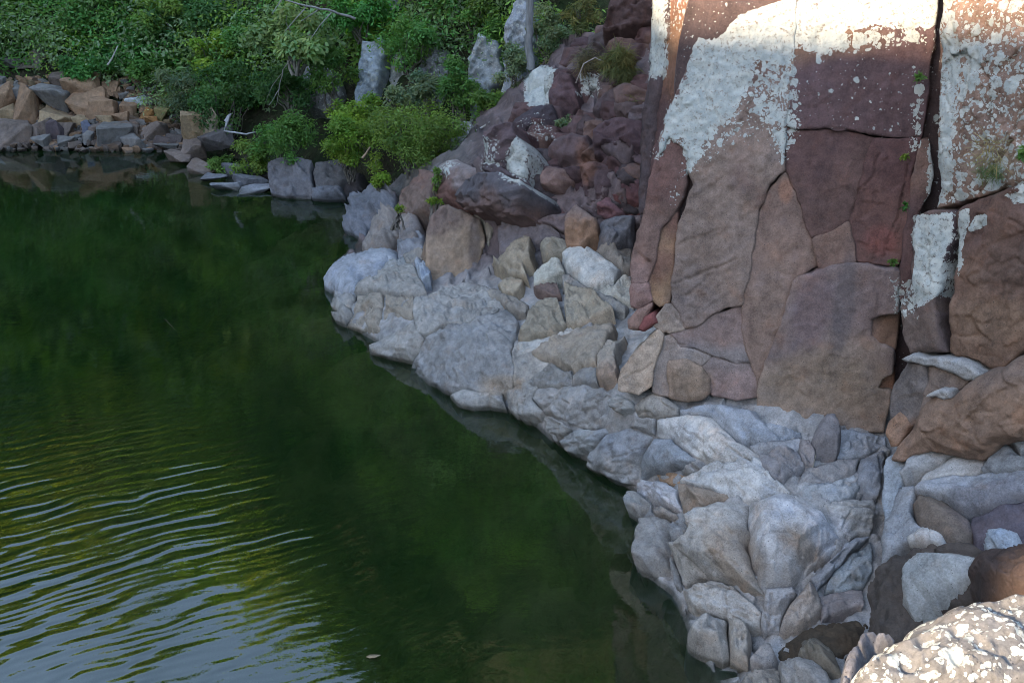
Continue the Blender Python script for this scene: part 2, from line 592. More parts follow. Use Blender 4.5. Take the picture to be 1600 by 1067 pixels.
# lichen cover: polygons (picture coordinates), cover 0..1, feather in px
LICHEN = [
    ([(1095, -250), (1480, -250), (1470, 38), (1400, 44), (1330, 45), (1240, 40), (1098, 30)], 0.95, 16),
    ([(1100, 30), (1240, 35), (1330, 40), (1322, 72), (1290, 84), (1250, 72), (1232, 105), (1205, 98), (1188, 96), (1170, 130), (1152, 180),
      (1132, 188), (1108, 222), (1088, 256), (1076, 268), (1070, 215), (1040, 220), (1029, 244), (1045, 180), (1072, 120), (1086, 66)], 1.02, 20),
    ([(1190, 85), (1240, 90), (1252, 150), (1250, 215), (1226, 262), (1200, 215), (1172, 150)], 0.50, 14),
    ([(1130, 180), (1180, 150), (1200, 220), (1130, 240), (1080, 290)], 0.30, 20),
    ([(1320, 44), (1450, 44), (1445, 75), (1330, 85)], 0.42, 14),
    ([(1240, 70), (1450, 70), (1440, 215), (1250, 215)], 0.16, 20),
    ([(1466, -250), (1700, -250), (1700, 300), (1560, 297), (1450, 327), (1458, 200)], 0.36, 8),
    ([(1462, 40), (1500, 60), (1490, 150), (1478, 300), (1445, 330), (1456, 200)], 0.85, 14),
    ([(1500, 60), (1540, 70), (1520, 140), (1490, 150)], 0.9, 12),
    ([(1429, 338), (1485, 333), (1484, 375), (1474, 400), (1472, 460), (1440, 478), (1428, 440), (1432, 400), (1425, 370)], 1.05, 6),
    ([(1498, 330), (1516, 325), (1514, 355), (1502, 390), (1506, 410), (1500, 430), (1494, 400)], 0.95, 5),
    ([(1515, 358), (1530, 335), (1548, 335), (1546, 350), (1528, 358), (1518, 362)], 1.1, 3),
    ([(1575, 305), (1640, 288), (1640, 310), (1590, 318)], 0.9, 6),
    ([(1390, 430), (1440, 440), (1440, 500), (1395, 492)], 0.42, 10),
    ([(1425, 130), (1445, 130), (1436, 245), (1420, 240)], 0.40, 8),
    ([(1026, -60), (1050, -60), (1045, 60), (1040, 120), (1016, 125)], 0.85, 10),
    ([(1050, -60), (1100, -60), (1096, 50), (1045, 60)], 0.30, 10),
    ([(1040, 300), (1075, 240), (1070, 330), (1045, 330)], 0.25, 10),
    ([(790, 262), (800, 230), (818, 213), (832, 240), (826, 285), (806, 275)], 0.85, 8),
    ([(750, 265), (755, 220), (790, 215), (785, 262)], 0.42, 10),
    ([(700, 275), (712, 250), (730, 262), (722, 290)], 0.5, 6),
    ([(800, 190), (850, 170), (870, 220), (820, 225)], 0.25, 10),
    ([(820, 100), (862, 100), (860, 160), (820, 162)], 1.3, 3),
    ([(900, 112), (932, 112), (930, 150), (900, 146)], 0.5, 5),
]


def lichen_at(P):
    out = np.zeros(len(P))
    for poly, dens, fe in LICHEN:
        A = np.asarray(poly, float)
        lo, hi = A.min(0) - 3 * fe, A.max(0) + 3 * fe
        m = ((P > lo) & (P < hi)).all(1)
        if not m.any():
            continue
        q = P[m]
        d = seg_dist(q, poly)
        sgn = np.where(inside(q, poly), d, -d)
        out[m] = np.maximum(out[m], dens * smooth(-fe, fe, sgn))
    return out


# colour patches in the stone: (px, py, rx, ry, angle deg, colour, weight)
STAINS = [
    (1318, 480, 14, 85, 8, (0.105, 0.085, 0.085), 0.75), (1270, 470, 26, 60, 10, (0.13, 0.085, 0.085), 0.55), (1365, 470, 14, 60, 5, (0.14, 0.095, 0.085), 0.5),
    (1290, 600, 90, 50, 0, (0.235, 0.165, 0.115), 0.5), (1375, 378, 26, 22, 0, (0.19, 0.075, 0.065), 0.8), (1228, 298, 9, 18, 0, (0.30, 0.15, 0.10), 0.8),
    (1085, 470, 40, 40, 0, (0.19, 0.15, 0.14), 0.5), (1140, 510, 30, 30, 0, (0.24, 0.155, 0.13), 0.5), (1000, 440, 14, 40, 0, (0.25, 0.155, 0.135), 0.7),
    (1080, 595, 28, 28, 0, (0.25, 0.175, 0.125), 0.7), (1230, 410, 30, 40, 0, (0.21, 0.13, 0.10), 0.5), (1210, 480, 25, 80, 8, (0.22, 0.15, 0.12), 0.5),
    (1560, 500, 70, 30, 0, (0.17, 0.105, 0.07), 0.6), (1480, 420, 10, 120, 3, (0.06, 0.042, 0.048), 0.75), (1590, 420, 60, 40, 0, (0.10, 0.065, 0.055), 0.5),
    (1430, 680, 24, 28, 0, (0.30, 0.185, 0.13), 0.6), (1160, 880, 26, 50, -10, (0.26, 0.19, 0.135), 0.65), (1250, 860, 40, 22, 0, (0.24, 0.18, 0.13), 0.6),
    (1100, 850, 30, 40, 0, (0.27, 0.23, 0.19), 0.4), (980, 690, 50, 22, 15, (0.21, 0.22, 0.245), 0.6), (1050, 690, 40, 30, 0, (0.27, 0.28, 0.30), 0.4),
    (780, 600, 35, 16, 0, (0.34, 0.26, 0.19), 0.7), (900, 530, 60, 20, -25, (0.35, 0.28, 0.22), 0.6), (700, 400, 40, 30, 0, (0.27, 0.19, 0.14), 0.4),
    (740, 395, 8, 50, 0, (0.11, 0.085, 0.08), 0.6), (690, 350, 30, 20, 0, (0.15, 0.105, 0.09), 0.6), (1260, 870, 30, 18, 0, (0.25, 0.18, 0.13), 0.5),
    (1225, 800, 40, 16, 25, (0.42, 0.43, 0.46), 0.5), (1290, 830, 34, 30, 20, (0.41, 0.42, 0.46), 0.6), (1040, 800, 40, 12, 0, (0.24, 0.17, 0.12), 0.3),
    (1200, 60, 160, 40, 0, (0.28, 0.17, 0.09), 0.3), (1540, 260, 40, 40, 0, (0.24, 0.20, 0.14), 0.4), (915, 255, 14, 30, 0, (0.22, 0.10, 0.06), 0.5),
    (1560, 800, 60, 40, 0, (0.10, 0.085, 0.10), 0.5), (660, 300, 40, 40, 0, (0.17, 0.10, 0.085), 0.4),
]
BLOCK_N = [0]


def block_mesh(name, pts, surf, step=3.0, thick=0.35, rnd=0.012, rw=None, facet=0.060, chip=0.030, rough=0.006, bulge=0.0, out=0.0,
               tilt=(0.0, 0.0), col=((0.3, 0.3, 0.3),), flare=0.10, gap=0.4, jit=2.0, drop=0.45, seed=None, cell=0.24, relief=0.03, crackp=42):
    """one block of stone: outline read in the picture, laid on its real surface, with its own relief, rounded arrises and depth"""
    BLOCK_N[0] += 1
    seed = BLOCK_N[0] if seed is None else seed
    rng = np.random.default_rng(seed * 7 + 3)
    A = np.asarray(pts, float)
    # uneven outline
    B = np.roll(A, -1, 0)
    ring = []
    for a, b in zip(A, B):
        L = np.hypot(*(b - a))
        k = max(1, int(round(L / step)))
        t = np.arange(k) / k
        q = a + (b - a) * t[:, None]
        ring.append(q)
    ring = np.concatenate(ring)
    # soften the corners a little, then roughen
    for _ in range(0):
        ring = 0.5 * ring + 0.25 * (np.roll(ring, 1, 0) + np.roll(ring, -1, 0))
    w = np.stack([fbm(np.c_[ring * 0.055, np.full(len(ring), k * 9.0)], 1.0, 3, 5) for k in (1, 2)], -1)
    ring = ring + w * jit
    cen = ring.mean(0)
    tg = np.roll(ring, -1, 0) - np.roll(ring, 1, 0)
    area = 0.5 * np.sum(ring[:, 0] * np.roll(ring[:, 1], -1) - np.roll(ring[:, 0], -1) * ring[:, 1])
    dirs = np.c_[tg[:, 1], -tg[:, 0]] * np.sign(area)
    ring = ring - dirs / np.maximum(np.hypot(dirs[:, 0], dirs[:, 1])[:, None], 1e-6) * gap
    lo, hi = ring.min(0), ring.max(0)
    gx, gy = np.meshgrid(np.arange(lo[0], hi[0] + step, step), np.arange(lo[1], hi[1] + step, step * 0.87))
    gx[1::2] += step / 2
    Q = np.c_[gx.ravel(), gy.ravel()] + rng.uniform(-0.22, 0.22, (gx.size, 2)) * step
    Q = Q[inside(Q, ring)]
    if len(Q):
        Q = Q[seg_dist(Q, ring) > 0.55 * step]
    nb = len(ring)
    allp = np.concatenate([ring, Q]) if len(Q) else ring
    res = delaunay_2d_cdt([Vector(p) for p in allp], [(i, (i + 1) % nb) for i in range(nb)], [], 1, 1e-4)
    V2 = np.array([(v.x, v.y) for v in res[0]])
    T = np.array([f for f in res[2] if len(f) == 3], np.int64)
    # boundary ring from edges used once
    E = np.concatenate([T[:, [0, 1]], T[:, [1, 2]], T[:, [2, 0]]])
    key = {}
    for i, j in E:
        key[(int(i), int(j))] = 1
    nxt = {i: j for (i, j) in key if (j, i) not in key}
    start = next(iter(nxt))
    loop = [start]
    while True:
        k = nxt.get(loop[-1])
        if k is None or k == start or len(loop) > len(nxt) + 2:
            break
        loop.append(k)
    loop = np.array(loop)
    px, py = V2[:, 0], V2[:, 1]
    P = surf(px, py)
    c3 = P.mean(0)
    U, s_, Vt = np.linalg.svd(P - c3, full_matrices=False)
    nrm = Vt[2]
    if nrm @ (np.array([0, 0, CAM_H]) - c3) < 0:
        nrm = -nrm
    uv = (P - c3) @ Vt[:2].T
    mpp = np.linalg.norm(c3 - [0, 0, CAM_H]) / F_PX
    size = math.sqrt(max(1e-6, len(V2) * (step * mpp) ** 2))
    # distance to the outline, in metres, measured on the surface
    d = np.full(len(V2), 0.0)
    bp = uv[loop]
    for k0 in range(0, len(uv), 4000):
        q = uv[k0:k0 + 4000]
        d[k0:k0 + 4000] = np.sqrt(((q[:, None] - bp[None]) ** 2).sum(-1)).min(1)
    rw = rw or min(0.03, 0.10 * size)
    rnd = min(rnd, 0.35 * size)
    te = np.clip(d / rw, 0, 1)
    chipped = 0.15 + 1.9 * np.clip(0.5 + 0.9 * fbm(P, 6.0, 3, 201), 0, 1) ** 2
    te = np.clip(d / (rw * (0.4 + 0.9 * chipped)), 0, 1)
    edge = -rnd * chipped * (1 - np.sqrt(np.maximum(0, 1 - (1 - te) ** 2)))
    h = out + edge
    dm = max(d.max(), 1e-6)
    bw = dm * (0.30 + 0.35 * np.clip(0.5 + fbm(P, 1.6, 2, seed % 40 + 7), 0, 1))
    h = h + bulge * 0.85 * np.clip(d / bw, 0, 1)
    warp = np.stack([fbm(P, 3.0, 3, seed % 50 + 3), fbm(P, 3.0, 3, seed % 50 + 23)], -1) * 0.03
    uw = uv + warp
    # large flat facets: tangent planes of a low dome, crisp ridges between them
    K = int(np.clip(5 + size * 9, 5, 16))
    ext = np.abs(uv).max(0) + 1e-6
    fa = facet * min(1.0, size * 1.8)
    hp = None
    for k in range(K):
        c = rng.uniform(-0.95, 0.95, 2)
        pl = -fa * (c @ c) - 2 * fa * ((uw / ext - c) @ (c + rng.normal(0, 0.22, 2))) + rng.normal(0, 0.12) * fa
        hp = pl if hp is None else np.minimum(hp, pl)
    h = h + hp + 0.35 * fa
    # broken chips at two scales
    env = smooth(0.0, 0.05, d)
    for cs, ca in ((cell, chip), (cell * 0.4, chip * 0.5)):
        nn = int(min(420, 4 * ext[0] * ext[1] / cs ** 2 + 3))
        C = rng.uniform(-1, 1, (nn, 2)) * ext * 1.1
        aw = np.array([1.0, 1.5])
        idx = np.empty(len(uv), int)
        id2 = np.empty(len(uv), int)
        ed = np.empty(len(uv))
        for k0 in range(0, len(uv), 4000):
            q = uw[k0:k0 + 4000]
            D = np.sqrt((((q[:, None] - C[None]) * aw) ** 2).sum(-1))
            two = np.argpartition(D, 1, axis=1)[:, :2]
            dd_ = np.take_along_axis(D, two, 1)
            sw = dd_[:, 0] > dd_[:, 1]
            two[sw] = two[sw][:, ::-1]
            idx[k0:k0 + 4000] = two[:, 0]
            id2[k0:k0 + 4000] = two[:, 1]
            ed[k0:k0 + 4000] = np.abs(dd_[:, 1] - dd_[:, 0])
        G = rng.normal(0, 1, (nn, 2)) * ca / cs * 1.25
        O = rng.normal(0, 1, nn) * ca * 0.75
        h = h + env * (((uw - C[idx]) * G[idx]).sum(1) + O[idx])
        # some of the joints between chips are open cracks
        lo_i, hi_i = np.minimum(idx, id2), np.maximum(idx, id2)
        op = ((lo_i * 7919 + hi_i * 104729 + seed * 31) % 100) < crackp
        h = h - np.where(op, min(0.03, ca * 1.3) * np.exp(-(ed / 0.010) ** 2), 0)
    rid = 1 - np.abs(fbm(P * np.array([1.0, 1.0, 1.6]), 5.0, 4, 15))
    h = h + rough * (fbm(P, 3.0, 3, 11) * 1.6 + fbm(P, 13.0, 4, 31) * 0.7 + (rid - 0.6) * 1.3)
    h = h + relief * fbm(P, 1.3, 3, 19)
    # oblique cleavage marks
    a_ = (px * 0.82 - py * 0.57) * mpp
    b_ = (px * 0.57 + py * 0.82) * mpp
    cl = 1 - np.abs(fbm(np.c_[a_ * 3.0, b_ * 13.0, np.zeros(len(a_))], 1.0, 3, 47))
    h = h + env * rough * 1.1 * np.minimum(cl - 0.75, 0.1)
    # fine cracks
    for c in CR:
        l2, h2 = c.min(0) - 8, c.max(0) + 8
        if (l2 > hi).any() or (h2 < lo).any():
            continue
        qd = seg_dist(V2 + np.stack([fbm(P, 9.0, 2, 61), fbm(P, 9.0, 2, 71)], -1) * 2.5, c, False) * mpp
        h = h - (0.045 if chip > 0.007 else 0.022) * np.exp(-(qd / (0.010 if chip > 0.007 else 0.007)) ** 2)
    # tilt along the picture's axes
    h = h + tilt[0] * (px - cen[0]) * mpp + tilt[1] * (py - cen[1]) * mpp
    P = P + nrm * h[:, None]
    # sides
    back = -nrm * (1 - drop) + np.array([0, 0, -1.0]) * drop
    back /= np.linalg.norm(back)
    cb = P[loop] - P[loop].mean(0)
    cb = cb - np.outer(cb @ back, back)
    cb = cb / np.maximum(np.linalg.norm(cb, axis=1)[:, None], 1e-6)
    nl = len(loop)
    VV, FF, base = [P], [T], loop
    off = len(P)
    PX = [V2]
    for fr in (0.10, 0.34, 1.0):
        Rg = P[loop] + back * (thick * fr) + cb * (flare * thick * fr)
        Rg = Rg + (fbm(Rg, 7.0, 3, 91) * 0.018 * min(1, size * 2))[:, None] * cb
        VV.append(Rg)
        PX.append(V2[loop])
        new = off + np.arange(nl)
        a, b2 = base, np.roll(base, -1)
        c2, d2 = np.roll(new, -1), new
        FF.append(np.concatenate([np.stack([b2, a, d2], 1), np.stack([b2, d2, c2], 1)]))
        base = new
        off += nl
    VV.append(P[loop].mean(0)[None] + back * thick)
    PX.append(V2[loop].mean(0)[None])
    FF.append(np.stack([np.roll(base, -1), base, np.full(nl, off)], 1))
    V = np.concatenate(VV)
    PXY = np.concatenate(PX)
    F = np.concatenate(FF)
    # colour
    cols = np.asarray(col, float)
    if len(cols) == 1:
        tint = np.repeat(cols, len(V), 0)
    else:
        t = (PXY[:, 1] - lo[1]) / max(1, hi[1] - lo[1]) + 0.25 * fbm(V, 2.5, 3, 41)
        t = smooth(0.25, 0.75, t)[:, None]
        tint = cols[0] * (1 - t) + cols[1] * t
    wm = rng.normal(0, 0.035)
    tint = tint * rng.uniform(0.86, 1.10) * np.array([1 + wm, 1, 1 - wm])
    for sx, sy, rx, ry, ang, sc, wt in STAINS:
        dx, dy = PXY[:, 0] - sx, PXY[:, 1] - sy
        if np.abs(dx).min() > rx * 2.5 + ry * 2.5 or np.abs(dy).min() > rx * 2.5 + ry * 2.5:
            continue
        ca, sa = math.cos(R(ang)), math.sin(R(ang))
        q = ((dx * ca + dy * sa) / rx) ** 2 + ((-dx * sa + dy * ca) / ry) ** 2
        k = (wt * smooth(1.9, 0.3, q + 0.5 * fbm(V, 5.0, 3, 77)))[:, None]
        tint = tint * (1 - k) + np.asarray(sc) * k
    lic = lichen_at(PXY)
    return V, F, np.clip(tint, 0.01, 0.9), lic


def block(name, pts, surf, parent=None, label=None, cat=None, group=None, lichen=None, **kw):
    V, F, tint, lic = block_mesh(name, pts, surf, **kw)
    if lichen is not None:
        lic = np.maximum(lic, lichen)
    org = np.array(parent.location) if parent is not None else np.array([V[:, 0].mean(), V[:, 1].mean(), V[:, 2].min()])
    me = mesh_np(name, V - org, F, {'tint': ('FLOAT_COLOR', tint), 'lichen': ('FLOAT', lic)})
    o = link(name, me, ROCK, parent, (0, 0, 0) if parent is not None else org)
    if label or cat:
        tag(o, label, cat, group)
    return o


def rock_attrs(V, c, lich=0.0, var=0.12, seed=0):
    t = np.asarray(c, float)[None] * (1 + var * fbm(V, 1.5, 3, seed + 51))[:, None]
    return {'tint': ('FLOAT_COLOR', np.clip(t, 0.01, 0.9)), 'lichen': ('FLOAT', np.full(len(V), lich))}


def grid_faces(nu, nv):
    i = np.arange(nu * nv).reshape(nv, nu)
    return np.stack([i[:-1, :-1].ravel(), i[:-1, 1:].ravel(), i[1:, 1:].ravel(), i[1:, :-1].ravel()], 1)


# stone colours (linear albedo)
PALE = (0.268, 0.246, 0.222)
PALEB = (0.240, 0.230, 0.222)
GREY = (0.30, 0.30, 0.31)
BEIGE = (0.265, 0.222, 0.178)
CREAM = (0.29, 0.24, 0.18)
TAN = (0.235, 0.175, 0.13)
MAUVE = (0.165, 0.115, 0.105)
PURP = (0.095, 0.058, 0.057)
DARK = (0.06, 0.052, 0.055)
BROWN = (0.15, 0.095, 0.065)
WET = (0.050, 0.038, 0.030)
ORANGE = (0.33, 0.17, 0.08)
GREYD = (0.15, 0.15, 0.165)

# ================================================================== STRUCTURE
# ------------------------------------------------------------------ shore line (ground plan), used for the lake bed
SHORE_PX = [(-500, 236), (0, 235), (250, 230), (300, 255), (345, 298), (425, 305), (545, 315), (540, 365), (600, 400), (505, 440), (540, 460),
            (515, 480), (520, 500), (600, 512), (575, 535), (640, 565), (690, 600), (740, 632), (790, 640), (840, 660), (870, 690), (925, 712),
            (940, 748), (990, 768), (985, 800), (985, 885), (1045, 890), (1055, 925), (1075, 1000), (1170, 1045), (1180, 1120), (1260, 1300)]
SH = np.array([at_z(x, y, 0.0)[:2] for x, y in SHORE_PX])
SH = np.concatenate([SH, [[2.2, 3.2], [1.5, 1.0], [0.5, -6.0]]])

# lake bed
xs, ys = np.linspace(-19, 4, 231), np.linspace(-2, 24, 240)
GX, GY = np.meshgrid(xs, ys)
g2 = np.c_[GX.ravel(), GY.ravel()]
poly_land = np.concatenate([SH, [[30, -6], [30, 40], [-30, 40], [-30, SH[0, 1]]]])
dl = seg_dist(g2, SH, False)
dl = np.where(inside(g2, poly_land), -dl, dl)
g3 = np.c_[g2, np.zeros(len(g2))]
zb = -0.12 - 0.42 * np.maximum(dl, -0.2) + 0.16 * fbm(g3, 0.9, 4, 3) * np.clip(dl + 0.3, 0, 1)
rg = np.random.default_rng(12)
Cb = np.c_[rg.uniform(-8, 4, 700), rg.uniform(3, 22, 700)]
qb = g2 + np.stack([fbm(g3, 1.2, 3, 21), fbm(g3, 1.2, 3, 22)], -1) * 0.15
ib = ((qb[:, None] - Cb[None]) ** 2).sum(-1).argmin(1)
cellh = (rg.uniform(-0.26, 0.22, 700)[ib] + ((qb - Cb[ib]) * rg.normal(0, 0.25, (700, 2))[ib]).sum(1)) * smooth(3.5, 0.3, dl)
zb = np.minimum(zb + cellh * np.clip(dl * 2, 0, 1), -0.05)
zb = np.where(dl < -0.2, -0.12, np.maximum(zb, -3.2))
bed = link('lake_bed', mesh_np('lake_bed', np.c_[g2, zb], grid_faces(len(xs), len(ys))), BED)
tag(bed, kind='structure')

# water: a closed body, its top at z = 0
X0, X1, Y0, Y1, ZB = -60.0, 8.0, -12.0, 27.0, -4.0
wv = [(X0, Y0, 0), (X1, Y0, 0), (X1, Y1, 0), (X0, Y1, 0), (X0, Y0, ZB), (X1, Y0, ZB), (X1, Y1, ZB), (X0, Y1, ZB)]
wf = [(0, 1, 2, 3), (7, 6, 5, 4), (0, 4, 5, 1), (1, 5, 6, 2), (2, 6, 7, 3), (3, 7, 4, 0)]
water = link('lake_water', mesh_np('lake_water', np.array(wv, float), np.array(wf), smooth_shade=False), WATER)
tag(water, kind='structure')

# ground: one wide sheet round the lake, out to the horizon
n = 61
r_ = np.concatenate([np.linspace(0, 60, 41), [90, 140, 220, 340, 500, 700, 900]])
ang = np.linspace(0, 2 * math.pi, 73)[:-1]
gv = [(0, 5, -4.5)]
for rr in r_[1:]:
    for a in ang:
        gv.append((rr * math.cos(a), 5 + rr * math.sin(a), -4.5))
gf, na = [], len(ang)
tri = [(0, 1 + k, 1 + (k + 1) % na) for k in range(na)]
for i in range(len(r_) - 2):
    for k in range(na):
        a0, a1 = 1 + i * na + k, 1 + i * na + (k + 1) % na
        gf.append((a0, a0 + na, a1 + na, a1))
gv = np.array(gv)
rad = np.hypot(gv[:, 0], gv[:, 1] - 5)
gv[:, 2] = np.where(rad > 60, 14.0 * smooth(60, 110, rad) - 4.5, -4.5)
ground = link('ground', mesh_np('ground', gv, [np.array(tri), np.array(gf)]), SOIL)
tag(ground, kind='structure')

# wooded hillside behind the far shore: rises from the water's edge
def hill_z(x, y):
    x, y = np.asarray(x, float), np.asarray(y, float)
    shore = np.interp(x, [-60, -12, -7, -3.4, -2.0, 0.5, 4.0, 40], [24, 23.0, 22.2, 19.4, 18.4, 17.4, 16.6, 16.0])
    d = y - shore
    right = smooth(-12, 2, x)
    z = np.where(d < 0, d * 0.8, np.where(d < 2.5, 0.62 * d, 1.55 + 1.15 * (d - 2.5)) + 0.5 * right * d + 0.06 * d * d)
    z = np.minimum(z, 16.0 + 8.0 * right) + 0.5 * fbm(np.c_[x.ravel(), y.ravel(), 0 * x.ravel()], 0.35, 4, 5).reshape(x.shape) * np.clip(d * 0.4, 0, 1)
    return np.maximum(z, -4.4)


xs, ys = np.linspace(-60, 40, 141), np.linspace(14, 74, 90)
GX, GY = np.meshgrid(xs, ys)
hz = hill_z(GX, GY)
hill = link('hillside', mesh_np('hillside', np.c_[GX.ravel(), GY.ravel(), hz.ravel()], grid_faces(len(xs), len(ys))), SOIL)
tag(hill, kind='structure')

# unseen rim added left of the lake, crest shaped to place sun and shade
ys = np.linspace(-70, 34, 521)
crest = np.interp(ys, [-69, -20.4, -19.6, -18.26, -17.56, -17.1, -16.81, -15.81, -14.7, -9, -4, -1, 5, 8, 10, 16, 31], [19.0, 19.2, 24.3, 23.76, 23.54, 23.44, 23.36, 22.86, 22.32, 22.5, 24.0, 35.0, 35.0, 22.0, 18.6, 16.2, 15.2])
prof = [(-25.0, -4.4, 0), (-26.0, 0.3, 0), (-27.2, 0.40, 1), (-29.2, 0.84, 1), (-30.0, 1.0, 2), (-36.0, 1.02, 1), (-52.0, 0.9, 1), (-70, 0.6, 1)]
rv = []
for j, y in enumerate(ys):
    for (x, k, mode) in prof:
        z = k if mode == 0 else crest[j] * k
        nx = 0.0 if mode == 2 else 0.7 * float(vnoise(np.array([[x * 0.4, y * 0.4, 3.0]]))[0])
        rv.append((x + nx, y, z))
rim = link('shade_rim', mesh_np('shade_rim', np.array(rv), grid_faces(len(prof), len(ys))), SOIL)
tag(rim, kind='structure')

# unseen second rim, added behind and right of the camera to cut sky light
path = np.array([(-24, -66), (-20, -44), (-12, -29), (-3, -22), (7, -18), (15, -14), (20, -7), (22, 1), (24, 10), (27, 22), (30, 40)], float)
tt = np.linspace(0, len(path) - 1, 121)
pp = np.c_[np.interp(tt, np.arange(len(path)), path[:, 0]), np.interp(tt, np.arange(len(path)), path[:, 1])]
dd = np.gradient(pp, axis=0)
dd /= np.linalg.norm(dd, axis=1)[:, None]
outw = np.c_[dd[:, 1], -dd[:, 0]]
rv = []
for j in range(len(pp)):
    for (w_, z) in [(0, -4.4), (0.6, 0.6), (2.0, 7.0), (3.6, 11.0), (5.0, 13.0), (14, 14.0), (30, 14.0)]:
        q = pp[j] + outw[j] * w_
        k = float(vnoise(np.array([[q[0] * 0.25, q[1] * 0.25, z * 0.2]]))[0])
        rv.append((q[0] + outw[j, 0] * k, q[1] + outw[j, 1] * k, z + (k * 1.2 if z > 1 else 0)))
rim2 = link('sky_block_rim', mesh_np('sky_block_rim', np.array(rv), grid_faces(7, len(pp))), SOIL)
tag(rim2, kind='structure')

# ------------------------------------------------------------------ rock shelf: bedrock under the blocks
def sheet_from_px(poly, surf, off, step, seed):
    A = np.asarray(poly, float)
    lo, hi = A.min(0), A.max(0)
    gx, gy = np.meshgrid(np.arange(lo[0], hi[0], step), np.arange(lo[1], hi[1], step))
    Q = np.c_[gx.ravel(), gy.ravel()]
    keep = inside(Q, poly)
    P = surf(Q[:, 0], Q[:, 1])
    v = P - np.array([0, 0, CAM_H])
    dz = np.zeros_like(P)
    dz[:, 2] = -off * 0.75
    dz[:, 1] = off * 0.6
    P = P + dz + np.stack([np.zeros(len(P)), fbm(P, 3.0, 4, seed) * 0.02, fbm(P, 4.0, 4, seed + 9) * 0.035], -1)
    P = P - np.array([0, -0.10, 0.30]) * smooth(22, 0, seg_dist(Q, poly))[:, None]
    rngc = np.random.default_rng(seed)
    C = np.c_[rngc.uniform(lo[0], hi[0], 2600), rngc.uniform(lo[1], hi[1], 2600)]
    C = C[inside(C, poly)]
    ci = np.zeros(len(Q), int)
    qw = Q + np.stack([fbm(P, 3.0, 3, 71), fbm(P, 3.0, 3, 81)], -1) * 6
    for k0 in range(0, len(Q), 3000):
        if keep[k0:k0 + 3000].any():
            ci[k0:k0 + 3000] = ((qw[k0:k0 + 3000, None] - C[None]) ** 2).sum(-1).argmin(1)
    hgt = rngc.uniform(-1, 1, len(C))[ci] + ((qw - C[ci]) * rngc.normal(0, 0.06, (len(C), 2))[ci]).sum(1)
    up = smooth(480, 380, Q[:, 1])
    P = P + np.array([0, -0.5, 0.8]) * (hgt * (0.025 + 0.03 * up))[:, None]
    idx = -np.ones(len(Q), int)
    idx[keep] = np.arange(keep.sum())
    nu, nv = gx.shape[1], gx.shape[0]
    f = grid_faces(nu, nv)
    f = f[keep[f].all(1)]
    return P[keep], idx[f][:, ::-1], Q[keep], rngc.uniform(0.75, 1.25, len(C))[ci][keep]


SHELF_POLY = [(500, 445), (505, 395), (530, 330), (560, 300), (620, 250), (700, 215), (740, 150), (820, 95), (880, 30), (1060, 20), (1080, 300), (1060, 515),
              (1200, 595), (1440, 610), (1440, 760), (1400, 1120), (1140, 1120), (1075, 1010), (1040, 930), (980, 890), (980, 790), (985, 770), (930, 750), (910, 715),
              (865, 700), (830, 665), (780, 645), (730, 637), (680, 605), (630, 575), (570, 545), (580, 528), (520, 505), (508, 475)]
V, Fq, QQ, cv = sheet_from_px(SHELF_POLY, bank, 0.10, 3.6, 5)
k = smooth(470, 360, QQ[:, 1] + 12 * fbm(V, 1.5, 3, 9))[:, None]
k2 = (smooth(380, 300, QQ[:, 1]) * smooth(760, 700, QQ[:, 0]))[:, None]
tn = np.array([[0.27, 0.255, 0.245]]) * (1 - k) + np.array([[0.115, 0.083, 0.082]]) * k
tn = (tn * (1 - k2) + np.array([[0.12, 0.105, 0.10]]) * k2) * cv[:, None]
shelf = link('rock_shelf', mesh_np('rock_shelf', V, Fq, {'tint': ('FLOAT_COLOR', tn), 'lichen': ('FLOAT', lichen_at(QQ) * 0.6 + 0.08 * k[:, 0])}), ROCK)
tag(shelf, kind='structure')


def sb(pts, **kw):
    kw.setdefault('step', 2.4)
    return block('stone', pts, bank, parent=shelf, **kw)


PV = dict(col=(PALE,))
# pale ledge at the water, near end to far end
sb([(558, 459), (597, 459), (589, 509), (560, 505), (536, 502), (552, 485)], col=(BEIGE,), out=-0.02, tilt=(0, -0.25), thick=0.4)
sb([(600, 459), (645, 460), (640, 488), (613, 515), (590, 510)], col=(BEIGE,), out=-0.02, tilt=(0, -0.25), thick=0.4)
sb([(513, 473), (520, 463), (545, 459), (556, 458), (550, 478), (530, 482), (515, 477)], bulge=0.05, **PV)
sb([(512, 482), (530, 483), (548, 477), (550, 486), (538, 500), (524, 498), (515, 490)], bulge=0.05, **PV)
sb([(553, 457), (566, 442), (594, 428), (620, 420), (646, 413), (660, 440), (664, 456), (645, 459), (600, 457)], out=0.05, chip=0.018, bulge=0.05, **PV)
sb([(648, 414), (657, 411), (675, 428), (675, 437), (661, 442)], col=(GREY,), out=0.09, facet=0.05)
sb([(632, 404), (655, 392), (664, 395), (660, 408), (645, 413), (635, 412)], out=0.07, **PV)
sb([(599, 421), (612, 410), (632, 404), (635, 414), (620, 424), (600, 424)], out=0.05, **PV)
sb([(571, 537), (612, 519), (644, 496), (650, 512), (660, 530), (640, 560), (605, 558), (575, 552)], bulge=0.07, chip=0.016, **PV)
sb([(645, 462), (665, 457), (690, 442), (700, 440), (740, 440), (775, 452), (790, 470), (770, 490), (730, 500), (700, 500), (660, 520), (650, 512), (646, 494), (642, 480)],
   chip=0.022, facet=0.05, bulge=0.03, cell=0.2, **PV)
sb([(640, 562), (662, 524), (702, 502), (735, 504), (790, 482), (806, 498), (806, 525), (796, 548), (802, 575), (801, 605), (775, 611), (740, 608), (700, 600), (665, 592), (634, 580)],
   chip=0.022, facet=0.06, bulge=0.04, cell=0.22, col=(PALEB,))
